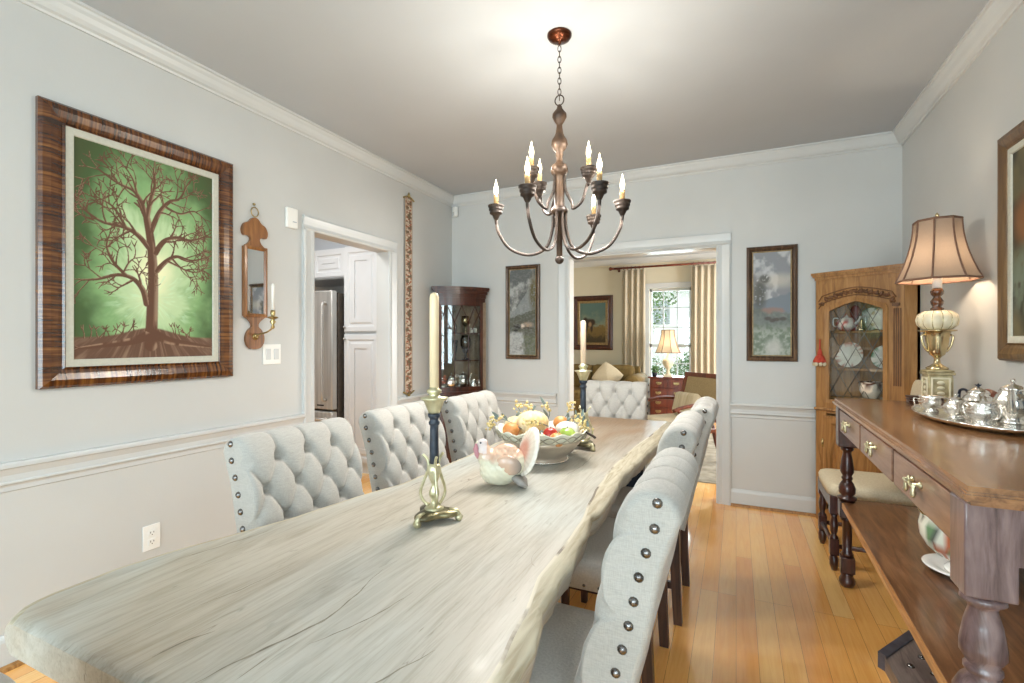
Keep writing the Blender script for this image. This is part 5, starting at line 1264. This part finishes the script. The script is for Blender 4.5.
# silver tray with tea service
def onT(u_, v_): return (u_, v_, TZ)
TRX, TRY = .835, 2.42
t = thing('silver_tray', 'large oval silver tray with scalloped rim on the sideboard', 'tray', (TRX, TRY, TZ), R(88))
mb = MB(); rs = []
for r_, z in ((.0, .010), (.80, .010), (.86, .014), (.97, .020), (1.0, .024), (1.0, .020), (.96, .014), (.85, .006), (.80, .0), (.0, .0)):
    rs.append([Vector(((.36*max(r_, .01))*math.cos(a)*(1+(.018*abs(math.sin(14*a)) if r_ > .95 else 0)), (.175*max(r_, .01))*math.sin(a)*(1+(.03*abs(math.sin(14*a)) if r_ > .95 else 0)), z)) for a in [2*PI*k/140 for k in range(140)]])
mb.rings(rs); mb.build('dish', 'silver', t)
mb = MB(); mb.tube([(.358*math.cos(a)*(1+.018*abs(math.sin(14*a))), .176*math.sin(a)*(1+.03*abs(math.sin(14*a))), .024) for a in [2*PI*k/140 for k in range(141)]], .004, 6); mb.build('beaded_rim', 'silver', t)
TS = TZ+.0105
tp = dict(hm='black')
teapot('silver_teapot', 'large silver teapot with black handle and black star finial, back of the tray', 'teapot', (.880, 2.545, TS), R(-65), .86, hm='black', tall=1.0)
teapot('silver_teapot', 'smaller silver teapot with dark finial at the front middle of the tray', 'teapot', (.765, 2.40, TS), R(-100), .68, hm=None, tall=.95)
def twoh(m='silver', r0=.05, z0=.06):
    def f(t):
        for s_ in (-1, 1): mb = MB(); mb.tube(bez([(s_*r0, 0, z0), (s_*(r0+.028), 0, z0+.008), (s_*(r0+.022), 0, z0-.03), (s_*(r0-.008), 0, z0-.04)], 4), .004, 6); mb.build('handle', m, t)
    return f
vessel('silver_sugar_bowl', 'open two handled silver sugar bowl at the left end of the tray', 'sugar bowl', (.742, 2.585, TS), [(0, 0), (.03, 0), (.032, .006), (.022, .014), (.044, .03), (.052, .05), (.046, .07), (.054, .078), (.050, .078), (.042, .066), (.045, .05), (.03, .02), (0, .014)], 'silver', R(20), 40, twoh(), rib=.06, ribn=12, k=.85)
vessel('silver_creamer', 'footed silver creamer at the right front of the tray', 'creamer', (.785, 2.245, TS), [(0, 0), (.03, 0), (.032, .006), (.022, .014), (.046, .034), (.052, .055), (.040, .078), (.05, .095), (.047, .095), (.036, .078), (.046, .055), (.02, .02), (0, .014)], 'silver', R(-60), 40, twoh(r0=.046, z0=.07), rib=.06, ribn=12, k=.85)
teapot('silver_ewer', 'tall silver ewer with long spout at the right of the tray', 'ewer', (.905, 2.34, TS), R(-115), .92, tall=1.25, finial='ball')
vessel('silver_bowl', 'round silver waste bowl behind the teapots on the tray', 'bowl', (.885, 2.44+.0, TS), [(0, 0), (.03, 0), (.045, .03), (.05, .05), (.046, .05), (.03, .012), (0, .008)], 'silver', rib=.05, ribn=14)
# table lamp on sideboard
t = thing('table_lamp', 'table lamp with urn and cream pumpkin body and taupe bell shade on the sideboard', 'lamp', (.885, 3.0, TZ))
mb = MB(); mb.box((0, 0, .010), (.108, .108, .020), bev=.003); mb.box((0, 0, .083), (.092, .092, .126), bev=.004); mb.box((0, 0, .152), (.108, .108, .014), bev=.003); mb.lathe([(.062, .159), (.064, .166), (.035, .172)], seg=32)
bs = mb.build('base', 'lidgrn', t)
for a in range(4):
    mb = MB(); rm_ = Matrix.Rotation(a*PI/2, 4, 'Z'); mb.frame(.074, .10, [(0, -.046), (0, -.0505), (.007, -.0505), (.007, -.046)], 0, .083)
    for q in range(3): mb.ball((0, -.0475, .058+q*.025), .011, (1.4, .3, .8), 8)
    bmesh.ops.transform(mb.bm, matrix=rm_, verts=mb.bm.verts); mb.build('panel_relief', 'ivory', bs)
mb = MB(); mb.lathe([(.040, .168), (.044, .178), (.028, .188), (.014, .20), (.011, .222), (.017, .232), (.030, .242), (.036, .262), (.042, .29), (.046, .325), (.049, .345), (.054, .352), (.074, .356), (.074, .361), (.05, .363)], seg=32); mb.build('urn', 'gold', t)
for s_ in (-1, 1): mb = MB(); mb.tube(bez([(s_*.044, 0, .34), (s_*.060, 0, .33), (s_*.052, 0, .285), (s_*.034, 0, .255)], 5), .005, 7); mb.build('urn_handle', 'gold', t)
mb = MB(); mb.lathe([(.03, .362), (.058, .366), (.077, .385), (.082, .41), (.076, .435), (.054, .452), (.025, .455)], seg=96, rib=.07, ribn=12); mb.build('pumpkin_body', 'ivory', t)
mb = MB()
for k in range(12): a = 2*PI*k/12; mb.tube([(r_*math.cos(a), r_*math.sin(a), z) for r_, z in ((.054, .366), (.0725, .385), (.077, .41), (.071, .435), (.050, .452))], .0016, 4)
mb.build('gilt_lines', 'gold', t)
mb = MB(); mb.lathe([(q*.78, z) for q, z in [(.03, .453), (.034, .465), (.022, .475), (.030, .488), (.033, .50), (.024, .512), (.018, .522), (.030, .534), (.034, .548), (.026, .56), (.018, .566)]], seg=24); mb.build('neck', 'amber', t)
mb = MB(); mb.lathe([(.019, .565), (.019, .64), (.012, .645)], seg=16); mb.build('sleeve', 'waxwhite', t)
mb = MB(); mb.lathe([(.012, .645), (.028, .68), (.030, .70), (.018, .725), (.002, .73)], seg=16); b_ = mb.build('bulb', emit('lamp_bulb', (1, .82, .58, 1), 5), t); b_.visible_shadow = False
def shade(t, r0, r1, z0, z1, mat, n=8, flare=1.9, trim=True):
    def oct_(r): 
        out = []
        for k in range(8):
            a = R(-22.5+45*k-0); rr = r/math.cos(R(22.5)) * (1.0 if True else 1); out.append((rr*math.cos(a), rr*math.sin(a)))
        return out
    mb = MB(); rs = []; N = 12
    for i in range(N+1):
        q = i/N; r_ = r1+(r0-r1)*(1-q)**flare; z = z0+(z1-z0)*q
        ring = []; oc = oct_(r_)
        for k in range(8):
            a, b = oc[k], oc[(k+1) % 8]
            for j in range(4): ring.append(Vector((a[0]+(b[0]-a[0])*j/4, a[1]+(b[1]-a[1])*j/4, z)))
        rs.append(ring)
    mb.rings(rs, cap=False, smooth=False); s_ = mb.build('shade', mat, t)
    if trim:
        mb = MB()
        for k in range(8):
            pts = []
            for i in range(N+1):
                q = i/N; r_ = r1+(r0-r1)*(1-q)**flare; oc = oct_(r_); pts.append((oc[k][0]*1.003, oc[k][1]*1.003, z0+(z1-z0)*q))
            mb.tube(pts, .0045, 5)
        for rr, z in ((r0, z0), (r1, z1)):
            oc = oct_(rr); mb.tube([(x, y, z) for x, y in oc+oc[:1]], .0055, 5)
        mb.build('piping', 'shadetrim', s_)
    return s_
shade(t, .147, .083, .602, .890, 'shade')
mb = MB(); mb.tube([(0, 0, .64), (0, 0, .915)], .003, 6); mb.tube([(-.085, 0, .885), (.085, 0, .885)], .002, 5); mb.lathe([(.004, .905), (.009, .918), (.002, .93)], seg=10); mb.build('harp', 'gold', t)
point('table_lamp_light', (.885, 3.0, TZ+.70), 4, (1, .78, .55), .03)
t = thing('coaster_stack', 'stack of three dark wooden coasters at the far corner of the sideboard', 'coasters', (.805, 3.04, TZ))
for k in range(3): mb = MB(); mb.box((0, 0, .006+k*.0125), (.05, .05, .010), bev=.003, rot=Matrix.Rotation(k*.15, 3, 'Z')); mb.build('coaster', 'legdark', t)
t = thing('wooden_ladle_bowl', 'oval brown wooden dish standing behind the silver teapots on the sideboard', 'dish', (.955, 2.68, TZ), R(70))
mb = MB(); rs = []
for r_, z in ((.01, .012), (.6, .014), (.95, .05), (1.0, .06), (.97, .06), (.9, .042), (.55, .004), (.01, 0)):
    rs.append([Vector((.17*r_*math.cos(a), .055*r_*math.sin(a), z+.035*math.cos(a)**2*r_*r_)) for a in [2*PI*k/36 for k in range(36)]])
mb.rings(rs); mb.build('dish', 'chairwood', t); mb = MB(); mb.lathe([(.03, 0), (.02, .006), (.03, .014)], seg=16); mb.build('foot', 'chairwood', t)
vessel('blue_vase', 'tall blue glazed vase at the right edge of the photo on the sideboard', 'vase', (.955, 2.10, TZ), [(0, 0), (.05, 0), (.052, .01), (.050, .12), (.054, .20), (.048, .235), (.036, .25), (.04, .262), (.034, .262), (.03, .245), (.04, .20), (.035, .02), (0, .012)], 'blue', extra=lambda t: (lambda mb: (mb.lathe([(.0535, .16), (.0565, .165), (.0545, .17)], seg=24), mb.build('band', 'gold', t)))(MB()))
# porcelain urn on its plate on the lower shelf
t = thing('porcelain_charger', 'white porcelain plate with floral rim on the lower shelf of the sideboard', 'plate', (.745, 2.26, SZ))
mb = MB(); mb.lathe([(0, .004), (.05, 0), (.06, .004), (.085, .018), (.118, .024), (.12, .028), (.116, .030), (.083, .023), (.058, .010), (0, .010)], seg=48); o = mb.build('dish', 'paintg', t)
paintfn(o, lambda c: tuple(rgb(140, 150, 128) if (.085 < math.hypot(c.x, c.y) < .112 and nz((c.x, c.y, c.z), 45) > .53) else rgb(238, 238, 234)))
t = thing('porcelain_tureen', 'patterned porcelain punch bowl with orange and green flowers on the sideboard shelf', 'bowl', (.745, 2.26, SZ+.011))
mb = MB(); mb.lathe([(0, 0), (.056, 0), (.058, .01), (.048, .02), (.036, .030), (.042, .040), (.08, .055), (.112, .085), (.128, .12), (.130, .16), (.124, .19), (.128, .202), (.122, .204), (.118, .18), (.120, .13), (.06, .065), (0, .05)], seg=48); o = mb.build('body', 'paintg', t)
def turc(c):
    k = nz((c.x, c.y, c.z), 26); k2 = nz((c.x+4, c.y, c.z), 30)
    if c.z < .042: return tuple(rgb(238, 238, 234))
    if k > .60: return tuple(rgb(196, 112, 78))
    if k2 > .58: return tuple(rgb(112, 146, 108))
    if k < .36: return tuple(rgb(90, 100, 96))
    return tuple(rgb(224, 228, 214))
paintfn(o, turc)
mb = MB(); mb.lathe([(.1285, .199), (.1305, .2025), (.1285, .206)], seg=48); mb.build('gilt_rim', 'gold', t)
# weathered riveted case on the floor under the sideboard edge
t = thing('riveted_box', 'weathered grey wooden box with rivets and slanted dark end on the floor under the sideboard', 'box', (.60, 2.15, 0))
mb = MB(); bp = [(.525, 2.34), (.672, 2.55), (.715, 1.80), (.550, 1.80)]
mb.prism(bp, 0, .055, 'z'); mb.build('body', wood('weathered_grey_wood', S(84, 72, 68), S(122, 108, 102), S(148, 136, 128), axis='y', rough=.4), t, world=True)
mb = MB(); mb.prism([(.508, 2.345), (.664, 2.572), (.690, 2.548), (.530, 2.318)], 0, .062, 'z'); mb.build('end_cap', plain('dark_slate_wood', S(62, 60, 66), S(92, 90, 98), .4), t, world=True)
for x, y in ((.60, 2.30), (.655, 2.38), (.665, 2.28), (.668, 2.18), (.605, 2.12), (.672, 2.08)):
    mb = MB(); mb.lathe([(.013, 0), (.011, .006), (.003, .010)], (x, y, .0545), 10); mb.build('rivet', 'nail', t, world=True)
# upholstered side chair beyond the sideboard
t = thing('side_chair', 'side chair with cream upholstered seat and rounded cream back beyond the sideboard', 'chair', (.70, 3.44, 0), RW)
mb = MB(); rs = []
for z_, ins in ((.415, 0), (.455, -.004), (.472, .004), (.480, .02), (.486, .07)):
    rs.append([Vector((math.copysign(abs(math.cos(a))**.25, math.cos(a))*(.225-ins), -.0+math.copysign(abs(math.sin(a))**.25, math.sin(a))*(.225-ins), z_)) for a in [2*PI*k/40 for k in range(40)]])
mb.rings(rs); mb.build('seat', 'creamfab', t)
mb = MB()
for a_, b_ in (((-.222, -.222), (.222, -.20)), ((-.222, .20), (.222, .222)), ((-.222, -.222), (-.20, .222)), ((.20, -.222), (.222, .222))): mb.b2((a_[0], a_[1], .355), (b_[0], b_[1], .418))
mb.build('seat_rail', 'legdark', t)
for sx in (-1, 1):
    for sy in (-1, 1):
        mb = MB(); x, y = sx*.20, sy*.20; mb.box((x, y, .37), (.045, .045, .10)); mb.lathe([(.020, .32), (.014, .30), (.022, .26), (.018, .22), (.012, .20), (.022, .185), (.022, .18)], (x, y, 0), 14); mb.box((x, y, .135), (.044, .044, .09)); mb.lathe([(.014, .09), (.022, .07), (.022, .03), (.012, 0)], (x, y, 0), 14); mb.build('leg', 'legdark', t)
for a_, b_ in (((-.2, -.2), (.2, -.2)), ((-.2, .2), (.2, .2)), ((-.2, -.2), (-.2, .2)), ((.2, -.2), (.2, .2))): mb = MB(); mb.tube([(a_[0], a_[1], .135), (b_[0], b_[1], .135)], .013, 8); mb.build('stretcher', 'legdark', t)
mb = MB(); op = [(.20*math.copysign(abs(math.cos(a))**.7, math.cos(a)), .70+.0+ (.37 if math.sin(a) > 0 else .16)*math.sin(a)) for a in [2*PI*k/40 for k in range(40)]]
mb.prism(op, .235, .265, 'y', smooth=True); mb.build('backrest', 'creamfab', t)
mb = MB()
for sx in (-1, 1): mb.tube([(sx*.19, .225, .42), (sx*.19, .25, .75)], .014, 8)
mb.build('back_post', 'legdark', t)

# ------------------------------------------------------------------ living room
mb = MB(); mb.b2((-2.3, 4.75, 0), (.6, 7.3, .008)); o = mb.build('area_rug', plain('grey_rug', S(120, 116, 104), S(178, 172, 158), .95, scale=8)); tag(o, 'patterned grey rug on the living room floor', 'rug')
t = thing('sofa', 'olive green sofa with rolled arm below the hound painting', 'sofa', (-2.60, 7.88, 0))
mb = MB(); mb.box((0, 0, .24), (2.3, .9, .28), bev=.03); mb.build('base', 'olive', t)
for x in (-.72, 0, .72):
    mb = MB(); mb.box((x, -.08, .44), (.71, .72, .15), bev=.045); mb.build('seat_cushion', 'olive', t)
    mb = MB(); mb.box((x, .26, .68), (.71, .20, .44), bev=.07, rot=Matrix.Rotation(R(-8), 3, 'X')); mb.build('back_cushion', 'olive', t)
mb = MB(); mb.box((0, .40, .58), (2.3, .12, .60), bev=.04); mb.build('back', 'olive', t)
for s_ in (-1, 1): mb = MB(); mb.box((s_*1.15, -.02, .42), (.17, .9, .40), bev=.04); mb.lathe([(.02, -.46), (.10, -.455), (.115, -.44), (.115, .42), (.02, .44)], (s_*1.16, 0, .66), 20, axis=Matrix.Rotation(R(-90), 3, 'X')); mb.build('arm', 'olive', t)
for x in (-1.05, 1.05):
    for y in (-.38, .38): mb = MB(); mb.box((x, y, .05), (.06, .06, .10), taper=.7); mb.build('leg', 'mahog', t)
t = thing('throw_pillow', 'cream throw pillow leaning in the right corner of the olive sofa', 'pillow', (-1.90, 7.80, .52), R(10))
mb = MB(); rs = []
for i in range(13):
    q = -1+2*i/12; r_ = []
    for k in range(32):
        a = 2*PI*k/32; ca, sa = math.cos(a), math.sin(a); s_ = 1/max(abs(ca), abs(sa))**.75; wq = math.sqrt(max(0.0, 1-q*q))**.55
        x, z = ca*s_*.20*wq, sa*s_*.20*wq; r_.append(Vector((x, q*.06*(1-.5*(max(abs(ca), abs(sa))*s_*wq)**2), z)))
    rs.append(r_)
mb.rings(rs); bmesh.ops.transform(mb.bm, matrix=Matrix.Translation((0, 0, .20)) @ Matrix.Rotation(R(-20), 4, 'X') @ Matrix.Rotation(R(38), 4, 'Y'), verts=mb.bm.verts); mb.build('cushion', 'creamfab', t)
t = thing('chest_of_drawers', 'small red mahogany chest of drawers under the living room window', 'chest', (-.985, 8.2, 0))
mb = MB(); mb.b2((-.27, -.2, .10), (.27, .2, .70)); mb.build('carcass', 'chairwood', t); mb = MB(); mb.box((0, 0, .715), (.60, .44, .025), bev=.005); mb.build('top', 'chairwood', t)
for k, (z0, z1) in enumerate(((.56, .69), (.40, .545), (.25, .385), (.12, .235))):
    for x0, x1 in (((-.26, -.005), (.005, .26)) if k == 0 else ((-.26, .26),)):
        mb = MB(); mb.box(((x0+x1)/2, -.205, (z0+z1)/2), (x1-x0, .02, z1-z0), bev=.003); d = mb.build('drawer', 'chairwood', t)
        for hx in ((0,) if k == 0 else (-.14, .14)): mb = MB(); c0 = (x0+x1)/2+hx; mb.tube(bez([(c0-.035, -.218, (z0+z1)/2+.012), (c0-.02, -.232, (z0+z1)/2-.014), (c0+.02, -.232, (z0+z1)/2-.014), (c0+.035, -.218, (z0+z1)/2+.012)], 4), .005, 6); mb.box((c0, -.217, (z0+z1)/2+.006), (.085, .004, .03)); mb.build('handle', 'brass', d)
for x in (-.24, .24):
    for y in (-.17, .17): mb = MB(); mb.box((x, y, .05), (.05, .05, .10), taper=.7); mb.build('leg', 'chairwood', t)
t = thing('table_lamp', 'urn lamp with glowing cream shade on the mahogany chest', 'lamp', (-.99, 8.1, .728))
mb = MB(); mb.box((0, 0, .02), (.13, .13, .04), bev=.004); mb.lathe([(.05, .04), (.03, .06), (.022, .10), (.03, .125), (.06, .16), (.085, .21), (.088, .25), (.06, .285), (.03, .295), (.025, .34), (.012, .36), (.012, .42)], seg=24); mb.build('base', 'ivory', t)
shade(t, .185, .095, .385, .745, 'shade2')
mb = MB(); mb.ball((0, 0, .52), .03, seg=10); b_ = mb.build('bulb', emit('lr_bulb', (1, .82, .58, 1), 4), t); b_.visible_shadow = False
point('living_lamp_light', (-.99, 8.1, 1.26), 2.5, (1, .82, .62), .03)
t = thing('potted_plant', 'small dark plant in a pot on the chest left of the lamp', 'plant', (-1.19, 8.05, .728))
mb = MB(); mb.lathe([(0, 0), (.035, 0), (.045, .07), (.038, .07), (0, .05)], seg=16); mb.build('pot', 'black', t); mb = MB(); foliage(mb, (0, 0, .12), .06, 120, .04); mb.build('leaves', 'green', t, rec=False)
def drape(lab, x0, x1, y0, folds):
    t = thing('drape', lab, 'curtain', ((x0+x1)/2, y0, 0), 0, 'beige living room drapes'); mb = MB(); n = 120; rs = []
    for z in np.linspace(.02, 2.52, 22):
        f = [Vector((-(x1-x0)/2+(x1-x0)*k/n, math.sin(2*PI*folds*k/n+.4*math.sin(z*1.3))*(.026+.008*(2.5-z)/2.5)+.005*math.sin(k*.31), z)) for k in range(n+1)]
        rs.append(f+[v+Vector((0, .006, 0)) for v in f[::-1]])
    mb.rings(rs); mb.build('panel', 'drape', t)
    for k in range(6): mb = MB(); xx = -(x1-x0)/2+(x1-x0)*(k+.5)/6; mb.tube([(xx, math.cos(2*PI*i/14)*.028, 2.555+math.sin(2*PI*i/14)*.028) for i in range(15)], .005, 6); mb.build('ring', 'chairwood', t)
drape('pleated beige drape left of the living room window', -1.80, -1.40, 8.42, 4)
drape('pleated beige drape right of the living room window', -.67, -.20, 8.42, 5)
t = thing('curtain_rod', 'dark wooden curtain rod above the living room window', 'curtain rod', (-1.02, 8.42, 2.56))
mb = MB(); mb.tube([(-.92, 0, 0), (.92, 0, 0)], .018, 12); mb.build('rod', 'chairwood', t)
for s_ in (-1, 1):
    mb = MB(); mb.lathe([(.018, 0), (.03, .01), (.015, .02), (.035, .045), (.03, .07), (.005, .085)], (s_*.92, 0, 0), 14, axis=Matrix.Rotation(R(90)*s_, 3, 'Y')); mb.build('finial', 'chairwood', t)
    mb = MB(); mb.tube([(s_*.86, 0, -.01), (s_*.86, .17, -.01)], .01, 6); mb.box((s_*.86, .172, 0), (.04, .012, .08)); mb.build('bracket', 'chairwood', t)
# armchair with wooden frame
M['tan'] = plain('tan_upholstery', S(150, 130, 94), S(172, 152, 114), .85, scale=90)
t = thing('armchair', 'wood framed armchair with tan upholstery in the living room', 'armchair', (-.57, 5.55, .008), R(-45))
mb = MB(); mb.box((0, -.05, .40), (.56, .58, .12), bev=.04); mb.build('seat', 'creamfab', t)
rb = Matrix.Rotation(R(-16), 3, 'X')
mb = MB(); mb.box((0, .30, .67), (.52, .05, .44), bev=.02, rot=rb); mb.build('back_cushion', 'tan', t)
mb = MB()
for c_, d_ in (((0, .362, .90), (.62, .045, .05)), ((0, .245, .455), (.60, .045, .05)), ((-.285, .30, .68), (.05, .045, .46)), ((.285, .30, .68), (.05, .045, .46))): mb.box(c_, d_, rot=rb, bev=.006)
mb.build('back_frame', 'chairwood', t)
for s_ in (-1, 1):
    mb = MB(); mb.tube(bez([(s_*.30, .26, .62), (s_*.32, .05, .635), (s_*.32, -.20, .61), (s_*.32, -.32, .58)], 5), .02, 8); mb.tube(bez([(s_*.32, -.28, .60), (s_*.31, -.22, .52), (s_*.30, -.26, .40)], 5), .017, 8); mb.build('arm', 'chairwood', t)
    mb = MB(); mb.tube(bez([(s_*.28, -.30, .36), (s_*.30, -.33, .2), (s_*.28, -.34, .0)], 5), [.026-.0012*i for i in range(11)], 8); mb.build('leg', 'chairwood', t)
    mb = MB(); mb.tube(bez([(s_*.27, .22, .40), (s_*.27, .27, .2), (s_*.27, .36, .0)], 5), .02, 8); mb.build('leg', 'chairwood', t)
mb = MB(); mb.box((0, -.05, .345), (.58, .60, .05), bev=.008); mb.build('seat_rail', 'chairwood', t)
t = thing('lumbar_pillow', 'striped cream pillow on the wood framed armchair', 'pillow', (-.57, 5.57, .46), R(-45))
mb = MB(); mb.box((0, .10, .14), (.36, .09, .26), bev=.04, rot=rb); mb.build('cushion', plain('striped_pillow', S(214, 204, 180), S(186, 172, 140), .9, scale=3, stretch=(14, 1, 1)), t)
t = thing('floor_lamp', 'floor lamp whose cream shade peeks past the right doorway jamb', 'lamp', (-.02, 7.35, 0))
mb = MB(); mb.lathe([(.13, 0), (.13, .015), (.03, .03), (.012, .05), (.012, 1.2)], seg=24); mb.build('pole', 'brass', t); shade(t, .22, .12, 1.05, 1.33, 'shade2')
